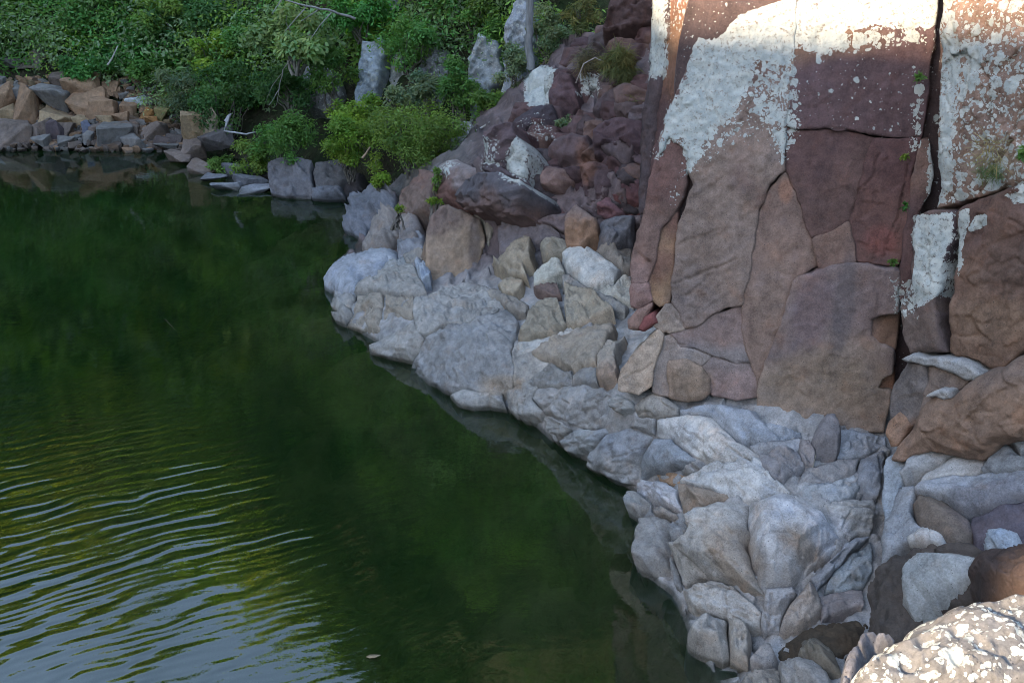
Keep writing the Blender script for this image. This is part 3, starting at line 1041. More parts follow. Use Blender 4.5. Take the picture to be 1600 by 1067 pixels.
sb([(702, 616), (720, 606), (755, 611), (785, 612), (789, 635), (762, 634), (719, 632)], chip=0.02, **PV)
sb([(788, 612), (803, 607), (830, 591), (838, 602), (832, 625), (846, 640), (840, 655), (805, 652), (791, 635)], chip=0.02, **PV)
sb([(843, 655), (852, 650), (888, 665), (895, 671), (864, 690), (850, 672)], **PV)
sb([(871, 690), (898, 672), (940, 670), (945, 678), (918, 706), (884, 704)], bulge=0.03, **PV)
sb([(838, 603), (860, 600), (935, 600), (955, 625), (952, 650), (940, 668), (900, 668), (865, 650), (848, 640), (835, 625)], chip=0.014, rough=0.014, col=(PALEB,))
sb([(826, 599), (862, 567), (892, 580), (890, 598), (860, 600)], out=0.03, **PV)
sb([(893, 582), (905, 575), (932, 571), (935, 598), (892, 598)], out=0.03, chip=0.007, col=(PALEB,))
sb([(828, 494), (840, 478), (850, 468), (872, 465), (882, 500), (886, 505), (870, 520), (845, 525), (815, 530), (809, 525)], col=(CREAM,), out=0.06, facet=0.06)
sb([(831, 554), (879, 529), (930, 510), (962, 509), (964, 522), (951, 536), (939, 549), (934, 569), (898, 577), (862, 565)], col=(BEIGE,), out=0.10, bulge=0.05, chip=0.010, rnd=0.06, thick=0.5)
sb([(806, 529), (845, 528), (880, 511), (888, 506), (925, 501), (930, 508), (880, 526), (832, 553), (860, 566), (826, 598), (804, 604), (803, 575), (798, 550)],
   col=((0.42, 0.40, 0.37), PALE), chip=0.016)
sb([(885, 451), (928, 464), (954, 483), (960, 492), (934, 500), (911, 504), (887, 505)], col=(CREAM,), out=0.12, facet=0.06, thick=0.5, tilt=(0.1, -0.2))
sb([(885, 401), (913, 397), (940, 414), (971, 434), (962, 449), (934, 455), (909, 446), (889, 427), (881, 414)], col=((0.42, 0.39, 0.35),), out=0.12, bulge=0.06, thick=0.5, chip=0.009)
sb([(880, 437), (893, 436), (924, 457), (956, 470), (982, 481), (975, 487), (954, 482), (926, 464), (881, 449)], col=(PALE,), out=0.08)
sb([(962, 450), (984, 437), (995, 460), (990, 478), (960, 470), (930, 458)], col=((0.38, 0.34, 0.28),), out=0.05)
sb([(772, 417), (806, 404), (830, 384), (840, 386), (836, 418), (825, 423), (830, 440), (799, 432), (789, 425)], col=(CREAM,), out=0.18, facet=0.12, thick=0.6, tilt=(0.15, -0.2))
sb([(778, 451), (797, 434), (821, 442), (819, 453), (806, 464), (787, 459)], col=(CREAM,), out=0.10, facet=0.08)
sb([(851, 400), (857, 388), (872, 383), (890, 386), (897, 392), (884, 402), (868, 410), (855, 408)], col=(CREAM,), out=0.14, bulge=0.07, thick=0.5)
sb([(838, 435), (850, 418), (872, 413), (882, 420), (888, 432), (872, 440), (850, 446), (838, 446)], col=((0.38, 0.35, 0.29),), out=0.10, chip=0.02)
sb([(836, 450), (850, 441), (872, 442), (878, 460), (860, 463), (842, 458)], col=((0.17, 0.11, 0.09),), out=0.04)
sb([(750, 452), (778, 452), (806, 465), (826, 478), (820, 492), (792, 480), (776, 468)], col=(PALE,), out=0.02)
# foot of the cliff
sb([(937, 593), (940, 552), (955, 536), (968, 541), (978, 531), (968, 560), (966, 588), (950, 597)], col=((0.34, 0.29, 0.24), (0.28, 0.20, 0.15)), out=0.10, facet=0.07, thick=0.5)
sb([(955, 640), (952, 625), (965, 618), (985, 625), (988, 640), (970, 650)], col=(PALE,), bulge=0.06, out=0.03)
sb([(985, 634), (1000, 618), (1030, 613), (1045, 622), (1060, 636), (1055, 650), (1020, 650), (990, 650)], col=(PALE,), bulge=0.04, chip=0.016)
sb([(976, 667), (990, 652), (1022, 653), (1022, 680), (1000, 676)], col=(PALEB,), chip=0.008)
sb([(918, 710), (944, 680), (976, 669), (1017, 682), (1000, 718), (990, 760), (937, 742), (918, 726)], col=(PALEB,), bulge=0.07, chip=0.007, rough=0.014, thick=0.5)
sb([(1020, 683), (1045, 686), (1072, 705), (1080, 717), (1062, 729), (1040, 734), (1012, 738), (995, 757), (1003, 718)], col=(PALEB,), bulge=0.05, chip=0.007)
sb([(1062, 732), (1080, 718), (1096, 720), (1092, 730), (1072, 738)], col=(PALEB,), bulge=0.04)
sb([(1024, 655), (1070, 648), (1110, 650), (1125, 665), (1150, 690), (1170, 700), (1185, 711), (1150, 722), (1110, 722), (1085, 712), (1072, 700), (1045, 683), (1025, 680)],
   col=((0.41, 0.39, 0.37),), chip=0.018, facet=0.05, bulge=0.04)
sb([(1062, 640), (1110, 632), (1180, 640), (1190, 656), (1250, 667), (1230, 680), (1190, 690), (1162, 690), (1130, 664), (1110, 648), (1070, 646)], col=(GREY,), chip=0.018, bulge=0.03)
sb([(1268, 689), (1285, 664), (1302, 664), (1308, 680), (1310, 700), (1305, 710), (1275, 708)], col=((0.20, 0.18, 0.18),), out=0.12, bulge=0.08, thick=0.5, chip=0.006)
sb([(1250, 690), (1264, 690), (1274, 710), (1270, 725), (1257, 722), (1248, 705)], col=((0.22, 0.19, 0.18),), out=0.06)
sb([(1185, 712), (1205, 706), (1235, 700), (1246, 704), (1256, 724), (1240, 735), (1225, 748), (1210, 745), (1190, 730)], col=((0.25, 0.22, 0.21),), out=0.05, bulge=0.03)
sb([(1192, 690), (1230, 682), (1248, 678), (1264, 688), (1248, 698), (1232, 698), (1205, 704), (1188, 708), (1172, 698)], col=(GREY,), chip=0.02)
sb([(1312, 672), (1345, 676), (1386, 680), (1386, 694), (1345, 710), (1312, 708)], col=(GREY,), chip=0.016)
sb([(1260, 726), (1310, 713), (1345, 714), (1340, 735), (1300, 745), (1247, 748)], col=((0.24, 0.225, 0.22),), chip=0.018)
sb([(1347, 714), (1386, 696), (1381, 745), (1373, 775), (1342, 755)], col=((0.22, 0.22, 0.23),), facet=0.07, chip=0.016)
sb([(1245, 751), (1300, 748), (1338, 738), (1345, 757), (1330, 775), (1290, 780), (1257, 770)], col=((0.27, 0.275, 0.28),), chip=0.02, facet=0.06)
sb([(1290, 783), (1335, 777), (1370, 778), (1372, 800), (1365, 832), (1345, 832), (1331, 835), (1313, 806)], col=((0.30, 0.275, 0.25),), chip=0.016, bulge=0.04)
sb([(1019, 738), (1033, 733), (1050, 735), (1062, 740), (1062, 756), (1042, 755), (1025, 747)], col=((0.30, 0.19, 0.12),), out=-0.03, facet=0.02)
sb([(990, 766), (1005, 749), (1040, 753), (1061, 764), (1061, 798), (1016, 781)], col=((0.35, 0.34, 0.35),), out=0.04, facet=0.12, thick=0.5)
sb([(979, 788), (988, 774), (1003, 773), (1016, 786), (1000, 800), (985, 800)], col=(PALE,), out=0.03, bulge=0.08, thick=0.4)
sb([(983, 872), (990, 832), (1000, 809), (1020, 804), (1042, 809), (1044, 840), (1041, 880), (1010, 888), (985, 881)], col=(PALEB,), bulge=0.10, chip=0.012, thick=0.5, rnd=0.06)
sb([(1017, 797), (1040, 793), (1056, 800), (1046, 807), (1025, 806)], col=(PALEB,), out=0.02, bulge=0.03)
sb([(1047, 833), (1060, 807), (1075, 801), (1080, 815), (1075, 835), (1050, 846)], col=(PALEB,), out=0.02)
sb([(1063, 759), (1080, 761), (1120, 771), (1140, 774), (1115, 781), (1090, 795), (1076, 801), (1063, 800)], col=((0.27, 0.20, 0.15),), out=0.02, tilt=(0, -0.3), facet=0.02)
sb([(1064, 753), (1080, 738), (1110, 725), (1150, 724), (1185, 715), (1210, 748), (1236, 765), (1200, 775), (1170, 780), (1140, 772), (1100, 765)], col=((0.38, 0.355, 0.33),), chip=0.022, out=0.04, facet=0.06, bulge=0.05)
sb([(1050, 852), (1078, 838), (1080, 815), (1091, 797), (1121, 782), (1165, 784), (1169, 830), (1164, 850), (1171, 880), (1184, 924), (1132, 904), (1092, 903), (1064, 916), (1056, 880)],
   col=((0.37, 0.34, 0.31),), out=0.06, bulge=0.12, facet=0.10, chip=0.016, thick=0.7, rnd=0.06)
sb([(1169, 784), (1240, 769), (1285, 800), (1325, 838), (1300, 858), (1262, 892), (1245, 904), (1238, 910), (1195, 915), (1186, 924), (1175, 880), (1169, 850)],
   col=((0.40, 0.375, 0.36),), out=0.06, bulge=0.12, facet=0.12, chip=0.014, thick=0.7, rnd=0.06)
sb([(1065, 922), (1092, 906), (1130, 907), (1165, 930), (1188, 958), (1184, 980), (1150, 974), (1130, 965), (1090, 962), (1070, 945)], col=((0.34, 0.31, 0.28),), out=0.02, bulge=0.10, facet=0.05, thick=0.6)
sb([(1191, 955), (1196, 920), (1238, 913), (1244, 925), (1226, 950), (1216, 985), (1197, 993), (1189, 984)], col=((0.30, 0.275, 0.26),), out=0.03, bulge=0.06, thick=0.5)
sb([(1247, 924), (1265, 906), (1280, 930), (1285, 950), (1260, 975), (1226, 986), (1219, 980), (1229, 951)], col=((0.29, 0.255, 0.23),), out=0.04, bulge=0.06, thick=0.5)
sb([(1046, 880), (1050, 856), (1055, 884), (1063, 918), (1056, 922), (1048, 912)], col=(PALEB,), bulge=0.04, thick=0.4)
sb([(1265, 903), (1333, 839), (1362, 839), (1330, 860), (1300, 895), (1276, 925)], col=((0.27, 0.275, 0.29),), out=0.04, facet=0.06, tilt=(0.1, 0.1))
sb([(1300, 898), (1335, 861), (1365, 843), (1364, 890), (1350, 914), (1320, 925), (1290, 921)], col=((0.23, 0.24, 0.24),), out=0.0)
sb([(1279, 928), (1300, 924), (1350, 917), (1350, 945), (1300, 955), (1286, 966)], col=((0.20, 0.175, 0.17),), out=0.02, chip=0.02)

# ------------------------------------------------------------------ the tall cliff
def core_box(name, corners, z0, z1, depth_vec, mat, tint, lich=0.1, seed=0):
    """solid rock mass: front edge polyline in plan, extruded back and up, uneven"""
    c = np.asarray(corners, float)
    nz = 40
    rows = []
    pts = []
    for a, b in zip(c[:-1], c[1:]):
        k = max(2, int(np.hypot(*(b - a)) / 0.3))
        for t in np.arange(k) / k:
            pts.append(a + (b - a) * t)
    pts.append(c[-1])
    pts = np.array(pts)
    V = []
    for iz in range(nz):
        z = z0 + (z1 - z0) * iz / (nz - 1)
        q = np.c_[pts + np.outer(np.full(len(pts), (z - z0)), depth_vec), np.full(len(pts), z)]
        V.append(q)
    V = np.concatenate(V)
    V[:, :2] += np.stack([fbm(V, 0.8, 4, seed + 1), fbm(V, 0.8, 4, seed + 5)], -1) * 0.08
    nu = len(pts)
    F = [grid_faces(nu, nz)]
    top = (nz - 1) * nu + np.arange(nu)
    V = np.concatenate([V, V[top].mean(0)[None]])
    F.append(np.stack([top[:-1], top[1:], np.full(nu - 1, len(V) - 1)], 1))
    return V, F


def gp(px, py, surf):
    return surf(np.array([px]), np.array([py]))[0]


pa, pb = gp(1003, 600, cliff), gp(1420, 680, cliff)
pt = gp(1100, 25, cliff)
lean = np.array([0.0, 0.115])
cl0 = pa[:2] + np.array([0.10, 0.22]) - lean * (pa[2] - (-0.5))
cl1 = pb[:2] + np.array([0.25, 0.28]) - lean * (pb[2] - (-0.5))
V, F = core_box('rock_cliff', [(3.6, 15.0), (cl0[0] + 0.55, 11.5), (cl0[0] + 0.15, 9.6), cl0, cl1, (cl1[0] + 1.5, cl1[1] - 0.6), (9.0, 5.0), (14, 9), (12, 18)], -0.5, 7.4,
                np.array([0.045, 0.115]), ROCK, PURP)
cliff_o = link('rock_cliff', mesh_np('rock_cliff', V, F, rock_attrs(V, (0.085, 0.055, 0.052), 0.15, 0.25)), ROCK)
tag(cliff_o, 'tall purple brown rock cliff streaked with white lichen, its top catching sunlight', 'cliff')


def cb(pts, surf=cliff, **kw):
    kw['col'] = tuple(tuple(np.array(c) * np.array([1.08, 0.99, 0.97])) for c in kw['col'])
    kw.setdefault('thick', 0.35)
    kw.setdefault('drop', 0.0)
    kw.setdefault('flare', 0.05)
    kw.setdefault('rnd', 0.003)
    kw.setdefault('rw', 0.012)
    kw.setdefault('gap', -2.4)
    kw.setdefault('relief', 0.010)
    kw.setdefault('crackp', 10)
    kw.setdefault('facet', 0.010)
    kw.setdefault('chip', 0.0035)
    kw.setdefault('rough', 0.004)
    kw.setdefault('cell', 0.3)
    return block('slab', pts, surf, parent=cliff_o, **kw)


cb([(1029, -120), (1047, -120), (1047, 0), (1045, 40), (1040, 90), (1028, 160), (1018, 240), (1008, 330), (1002, 330), (1006, 260), (1010, 190), (1018, 120), (1024, 60)], surf=recess,
   col=((0.07, 0.055, 0.06),), out=0.03, thick=0.5, chip=0.01, flare=0.0)
cb([(1047, -120), (1112, -120), (1104, 0), (1098, 30), (1087, 65), (1074, 120), (1052, 170), (1034, 235), (1020, 300), (1010, 345), (1008, 290), (1018, 230), (1029, 160), (1041, 90)], surf=recess,
   col=((0.16, 0.085, 0.055), PURP), chip=0.004)
cb([(1015, 300), (1028, 245), (1045, 215), (1075, 235), (1074, 260), (1072, 290), (1058, 322), (1032, 358), (1021, 410), (1012, 440), (988, 440), (990, 400), (1003, 350)],
   col=((0.145, 0.082, 0.07), (0.17, 0.11, 0.09)), out=0.03)
cb([(1045, 332), (1058, 332), (1057, 360), (1052, 400), (1049, 440), (1043, 470), (1030, 478), (1013, 468), (1013, 442), (1022, 410), (1033, 360)], col=((0.15, 0.09, 0.075), (0.26, 0.185, 0.125)), out=0.0)
cb([(988, 442), (1012, 442), (1016, 470), (1000, 480), (989, 478)], col=((0.25, 0.16, 0.145),), out=0.02, bulge=0.03)
cb([(983, 500), (1000, 483), (1016, 476), (1009, 500), (1000, 514), (985, 512)], col=((0.28, 0.18, 0.145),), out=0.02, bulge=0.03)
cb([(1001, 514), (1010, 496), (1022, 490), (1028, 502), (1010, 515)], col=((0.22, 0.075, 0.065),), out=0.05, bulge=0.03)
cb([(1108, -200), (1256, -200), (1245, 0), (1240, 100), (1228, 180), (1224, 266), (1205, 288), (1187, 328), (1180, 370), (1172, 420), (1165, 450), (1160, 475), (1135, 479), (1113, 491), (1085, 508),
    (1072, 511), (1060, 487), (1051, 470), (1053, 440), (1059, 400), (1063, 350), (1076, 320), (1086, 290), (1077, 262), (1077, 235), (1047, 213), (1031, 240), (1046, 182), (1073, 122), (1087, 66), (1103, 0)],
   col=((0.110, 0.066, 0.062), (0.19, 0.152, 0.132)), out=0.06, rnd=0.010, rough=0.007)
cb([(1020, 505), (1040, 476), (1051, 476), (1061, 490), (1070, 512), (1045, 518), (1030, 512)], col=((0.27, 0.225, 0.185),), out=0.04)
cb([(1048, 520), (1110, 497), (1158, 479), (1161, 515), (1169, 550), (1173, 565), (1155, 566), (1115, 553), (1085, 541), (1062, 538)], col=((0.215, 0.165, 0.15), (0.21, 0.185, 0.175)), out=0.03)
cb([(1048, 563), (1075, 563), (1095, 573), (1108, 590), (1109, 612), (1100, 622), (1075, 625), (1050, 618), (1047, 590)], col=((0.26, 0.19, 0.14),), out=0.05, bulge=0.04)
cb([(1113, 559), (1171, 571), (1179, 590), (1187, 617), (1150, 622), (1112, 616), (1111, 588), (1098, 572)], col=((0.21, 0.17, 0.155), (0.24, 0.175, 0.155)), out=0.02)
cb([(1035, 530), (1046, 525), (1062, 542), (1090, 549), (1110, 558), (1095, 568), (1076, 560), (1047, 560), (1044, 590), (1047, 616), (1023, 612), (1023, 570)], col=((0.24, 0.205, 0.18),), out=0.03)
cb([(968, 597), (975, 575), (1005, 540), (1030, 516), (1034, 530), (1022, 570), (1020, 600), (1000, 612), (970, 606)], col=((0.33, 0.285, 0.235),), out=0.07, thick=0.4)
cb([(1226, 272), (1243, 302), (1253, 335), (1266, 370), (1275, 395), (1280, 414), (1262, 423), (1245, 431), (1238, 450), (1230, 485), (1215, 515), (1208, 540), (1195, 575), (1187, 600),
    (1178, 575), (1168, 545), (1163, 510), (1163, 480), (1170, 440), (1180, 380), (1187, 340), (1204, 300)], col=((0.17, 0.12, 0.10), (0.215, 0.155, 0.125)), out=0.02, tilt=(-0.10, 0))
cb([(1258, -200), (1476, -200), (1463, 0), (1458, 60), (1450, 120), (1444, 180), (1438, 213), (1375, 210), (1330, 203), (1255, 199), (1229, 195), (1241, 110), (1247, 0)],
   col=((0.125, 0.073, 0.062), PURP), out=0.02, tilt=(-0.05, 0))
cb([(1229, 199), (1330, 207), (1362, 215), (1352, 250), (1343, 290), (1340, 310), (1328, 344), (1300, 359), (1268, 371), (1256, 335), (1245, 300), (1229, 265)], col=((0.092, 0.056, 0.054), (0.115, 0.074, 0.067)), out=0.0, tilt=(-0.04, 0))
cb([(1270, 375), (1300, 362), (1327, 348), (1330, 370), (1337, 409), (1310, 412), (1284, 421), (1278, 400)], col=((0.165, 0.108, 0.085),), out=0.03)
cb([(1365, 216), (1436, 218), (1425, 265), (1418, 330), (1408, 400), (1400, 414), (1370, 411), (1340, 407), (1332, 370), (1330, 345), (1342, 310), (1352, 255)], col=((0.088, 0.050, 0.050), (0.11, 0.064, 0.058)), out=0.01, chip=0.006)
cb([(1238, 448), (1241, 438), (1250, 431), (1280, 424), (1320, 413), (1345, 411), (1375, 418), (1403, 424), (1401, 484), (1372, 491), (1359, 497), (1362, 520), (1375, 536), (1396, 544), (1393, 580), (1378, 587),
    (1368, 604), (1390, 608), (1386, 640), (1381, 672), (1340, 669), (1300, 669), (1250, 663), (1195, 656), (1184, 641), (1186, 610), (1192, 585), (1208, 545), (1218, 512), (1232, 482)],
   col=((0.165, 0.128, 0.120), (0.22, 0.172, 0.135)), out=0.09, rnd=0.010, rw=0.02, thick=0.4)
cb([(1360, 494), (1402, 484), (1400, 545), (1372, 540)], col=((0.20, 0.12, 0.08),), out=0.0, tilt=(-0.6, 0.3))
cb([(1366, 606), (1378, 585), (1396, 580), (1394, 612)], col=((0.19, 0.10, 0.065),), out=0.0, tilt=(-0.4, 0.2))
cb([(1439, 222), (1451, 220), (1456, 260), (1450, 300), (1433, 330), (1426, 360), (1423, 420), (1420, 450), (1410, 472), (1404, 440), (1411, 400), (1420, 340), (1426, 280)], col=((0.15, 0.095, 0.075), (0.11, 0.065, 0.06)), out=0.06, thick=0.5)

# ------------------------------------------------------------------ nearer outcrop at the right
ra, rb = gp(1410, 700, outer), gp(1600, 690, outer)
V, F = core_box('rock_outcrop', [(4.3, 8.4), (ra[0] + 0.55, 7.7), (ra[0] + 0.30, ra[1] + 0.55), (rb[0] + 0.3, rb[1] + 0.45), (rb[0] + 2.5, rb[1] - 0.5), (9, 6)], -0.4, 6.4, np.array([0.05, 0.10]), ROCK, PURP)
outc = link('rock_outcrop', mesh_np('rock_outcrop', V, F, rock_attrs(V, (0.09, 0.06, 0.055), 0.3, 0.25)), ROCK)
tag(outc, 'brown stepped outcrop with ledges and a solid white lichen patch, joined to the cliff', 'outcrop')


def ob(pts, surf=outer, **kw):
    if surf is outer:
        kw['col'] = tuple(tuple(np.array(c) * np.array([1.05, 0.99, 0.95])) for c in kw['col'])
    kw.setdefault('thick', 0.5)
    kw.setdefault('drop', 0.1)
    kw.setdefault('flare', 0.08)
    kw.setdefault('chip', 0.006)
    kw.setdefault('rnd', 0.014)
    kw.setdefault('gap', -0.6)
    return block('slab', pts, surf, parent=outc, **kw)


ob([(1484, -200), (1720, -200), (1720, 282), (1600, 288), (1560, 295), (1520, 308), (1480, 318), (1450, 326), (1455, 280), (1458, 230), (1460, 150), (1462, 60), (1468, 0)], col=((0.20, 0.13, 0.10),), out=0.0, chip=0.010)
ob([(1426, 338), (1455, 329), (1487, 330), (1489, 345), (1484, 380), (1474, 400), (1471, 450), (1466, 480), (1476, 551), (1440, 550), (1418, 556), (1408, 520), (1405, 480), (1424, 440)],
   col=((0.12, 0.08, 0.07), (0.155, 0.115, 0.10)), out=0.04)
ob([(1492, 331), (1530, 311), (1600, 290), (1700, 282), (1700, 540), (1600, 548), (1570, 571), (1553, 575), (1520, 561), (1481, 551), (1486, 480), (1494, 420), (1498, 370)],
   col=((0.095, 0.06, 0.052), (0.145, 0.098, 0.075)), out=0.06, chip=0.008)
ob([(1418, 558), (1435, 549), (1455, 556), (1490, 555), (1520, 562), (1545, 578), (1538, 590), (1520, 590), (1490, 573), (1450, 566), (1425, 564)], col=((0.31, 0.32, 0.325),), out=0.13, chip=0.012, tilt=(0, 0.1))
ob([(1398, 600), (1419, 566), (1450, 568), (1453, 600), (1445, 638), (1438, 660), (1400, 690), (1394, 640)], col=((0.155, 0.125, 0.11),), out=0.06, facet=0.06)
ob([(1455, 569), (1490, 576), (1520, 592), (1510, 605), (1478, 611), (1462, 624), (1441, 658), (1452, 600)], col=((0.165, 0.125, 0.105),), out=0.08, facet=0.05)
ob([(1462, 622), (1480, 611), (1500, 617), (1520, 600), (1545, 580), (1560, 578), (1580, 569), (1600, 554), (1700, 545), (1700, 676), (1600, 680), (1575, 692), (1560, 705), (1545, 711), (1510, 705),
    (1495, 701), (1470, 694), (1450, 700), (1430, 711), (1409, 708), (1415, 690), (1437, 665)], col=((0.15, 0.115, 0.10), (0.19, 0.135, 0.105)), out=0.18, bulge=0.06, thick=0.6, chip=0.008)
ob([(1464, 612), (1482, 602), (1500, 602), (1500, 616), (1490, 620), (1478, 612)], col=((0.31, 0.32, 0.325),), out=0.19)
ob([(1390, 672), (1395, 655), (1410, 642), (1420, 650), (1428, 662), (1410, 690), (1400, 692)], col=((0.27, 0.175, 0.125),), out=0.10)
L = dict(surf=outer_ledge)
ob([(1384, 740), (1390, 720), (1400, 713), (1425, 712), (1437, 716), (1420, 740), (1405, 760), (1390, 802), (1378, 815), (1378, 780)], col=((0.265, 0.26, 0.255),), out=0.03, chip=0.014, **L)
ob([(1440, 715), (1465, 693), (1490, 700), (1504, 710), (1480, 726), (1455, 736), (1430, 746), (1414, 757), (1424, 736)], col=((0.31, 0.305, 0.30),), out=0.10, facet=0.09, **L)
ob([(1508, 709), (1535, 706), (1545, 720), (1535, 740), (1482, 750), (1441, 760), (1441, 747), (1483, 728)], col=((0.30, 0.295, 0.29),), out=0.06, **L)
ob([(1538, 742), (1560, 706), (1576, 698), (1601, 726), (1700, 722), (1700, 745), (1600, 746), (1570, 746)], col=((0.27, 0.265, 0.26),), out=0.09, bulge=0.03, **L)
ob([(1578, 694), (1600, 683), (1700, 680), (1700, 718), (1604, 722)], col=((0.31, 0.305, 0.30),), out=0.16, **L)
ob([(1436, 772), (1440, 763), (1480, 752), (1540, 746), (1700, 748), (1700, 776), (1600, 781), (1540, 788), (1505, 795), (1480, 780), (1450, 776)], col=((0.27, 0.28, 0.30),), out=0.08, chip=0.012, facet=0.05, **L)
ob([(1425, 788), (1440, 773), (1470, 780), (1495, 795), (1511, 810), (1510, 828), (1500, 848), (1482, 852), (1455, 836), (1430, 815)], col=((0.15, 0.12, 0.10),), out=0.0, bulge=0.04, **L)
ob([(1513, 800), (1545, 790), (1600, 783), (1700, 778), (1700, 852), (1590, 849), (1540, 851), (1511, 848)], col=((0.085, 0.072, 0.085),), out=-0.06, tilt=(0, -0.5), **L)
ob([(1374, 878), (1381, 818), (1405, 763), (1435, 763), (1427, 785), (1420, 800), (1430, 816), (1458, 840), (1472, 851), (1440, 852), (1420, 846), (1400, 856), (1386, 872)], col=((0.25, 0.25, 0.255),), out=0.02, chip=0.016, facet=0.06, **L)
ob([(1424, 848), (1450, 838), (1480, 850), (1478, 858), (1450, 860), (1428, 856)], col=((0.42, 0.42, 0.42),), out=0.09, chip=0.018, **L)

# ------------------------------------------------------------------ gully and near boulders
GB = dict(surf=gully, cat='boulder')
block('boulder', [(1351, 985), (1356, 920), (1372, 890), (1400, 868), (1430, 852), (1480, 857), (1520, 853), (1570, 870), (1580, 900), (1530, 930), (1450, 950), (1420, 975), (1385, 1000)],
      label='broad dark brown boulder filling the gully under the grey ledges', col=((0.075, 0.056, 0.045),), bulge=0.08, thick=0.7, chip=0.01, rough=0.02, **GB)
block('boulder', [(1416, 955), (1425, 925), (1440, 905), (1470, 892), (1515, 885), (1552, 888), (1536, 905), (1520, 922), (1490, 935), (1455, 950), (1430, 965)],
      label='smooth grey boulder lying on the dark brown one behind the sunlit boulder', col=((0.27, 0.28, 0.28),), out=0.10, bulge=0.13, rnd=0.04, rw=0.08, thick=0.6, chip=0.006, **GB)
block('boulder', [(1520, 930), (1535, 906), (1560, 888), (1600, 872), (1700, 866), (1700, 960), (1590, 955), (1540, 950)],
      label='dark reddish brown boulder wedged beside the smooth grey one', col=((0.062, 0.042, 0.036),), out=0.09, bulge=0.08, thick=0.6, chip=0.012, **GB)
block('boulder', [(1540, 858), (1572, 848), (1598, 846), (1590, 884), (1562, 880)], label='small pale grey stone in the dark gap under the ledge', col=((0.36, 0.38, 0.40),), out=0.05, bulge=0.05, thick=0.4, **GB)
block('boulder', [(1300, 1120), (1320, 1060), (1340, 1030), (1352, 1008), (1375, 998), (1400, 985), (1412, 963), (1445, 943), (1475, 932), (1502, 931), (1530, 940), (1562, 934), (1600, 920), (1690, 905), (1720, 1130)],
      near, label='big rough boulder in full sun, blotched white and ochre with lichen', cat='boulder', col=((0.135, 0.125, 0.12),), bulge=0.13, facet=0.08, rnd=0.10, rw=0.16, thick=0.9, chip=0.0035, cell=0.16, crackp=14, rough=0.006, lichen=0.34, step=2.8, drop=0.7)
block('boulder', [(1305, 1100), (1318, 1030), (1335, 1008), (1342, 990), (1362, 982), (1392, 980), (1396, 986), (1362, 1006), (1345, 1032), (1330, 1070), (1322, 1100)],
      plane3((1340, 1060, 3.3), (1400, 985, 3.5), (1330, 1000, 3.5)), label='grey pointed stone in shade against the sunlit boulder', cat='boulder', col=((0.19, 0.185, 0.20),), bulge=0.05, thick=0.6, drop=0.7)
lowb = dict(cat='boulder')
block('boulder', [(1073, 993), (1088, 966), (1109, 963), (1136, 964), (1137, 1022), (1127, 1028), (1075, 1003)], bank, label='pale angular boulder at the water edge below the ledge, larger of a split pair',
      col=(PALE,), out=0.05, bulge=0.12, facet=0.10, thick=0.6, **lowb)
block('boulder', [(1140, 964), (1150, 970), (1172, 990), (1174, 1002), (1169, 1023), (1168, 1039), (1142, 1028), (1139, 1017)], bank, label='pale boulder at the water edge, smaller of the split pair',
      col=(PALE,), out=0.04, bulge=0.10, facet=0.08, thick=0.6, **lowb)
block('boulder', [(1192, 1000), (1200, 985), (1225, 988), (1262, 975), (1300, 956), (1352, 948), (1352, 995), (1300, 1012), (1245, 1024), (1205, 1018)], bank, label='wet dark brown mossy rock wedged under the pale ledge',
      col=((0.060, 0.043, 0.028),), out=-0.04, bulge=0.05, chip=0.03, facet=0.08, thick=0.5, **lowb)
block('boulder', [(1245, 1035), (1262, 1008), (1280, 998), (1302, 1020), (1312, 1045), (1280, 1052)], bank, label='brown wedge shaped rock among the wet stones', col=((0.16, 0.125, 0.09),), out=0.06, facet=0.12, bulge=0.06, thick=0.5, **lowb)
block('boulder', [(1185, 1050), (1192, 1025), (1207, 1012), (1220, 1032), (1215, 1050), (1200, 1056)], bank, label='upright pointed stone by the waterline in front of the wet rock', col=((0.30, 0.27, 0.25),), out=0.12, facet=0.12, thick=0.6, **lowb)
block('boulder', [(1160, 1075), (1180, 1056), (1215, 1052), (1226, 1062), (1225, 1120), (1150, 1120)], bank, label='rounded pale stone at the bottom edge by the water', col=(PALE,), out=0.08, bulge=0.08, thick=0.6, **lowb)
block('boulder', [(1222, 1050), (1250, 1034), (1277, 1038), (1302, 1060), (1302, 1090), (1230, 1090)], bank, label='pale blue grey stone below the brown wedge shaped rock', col=(PALEB,), out=0.08, bulge=0.08, thick=0.6, **lowb)

# ------------------------------------------------------------------ boulders beyond the ledge
def on_bank(*pts):
    """a plane through three (px, py, how far in front of the bank) points"""
    return plane3(*[(x, y, gp(x, y, bank)[1] - off) for x, y, off in pts])


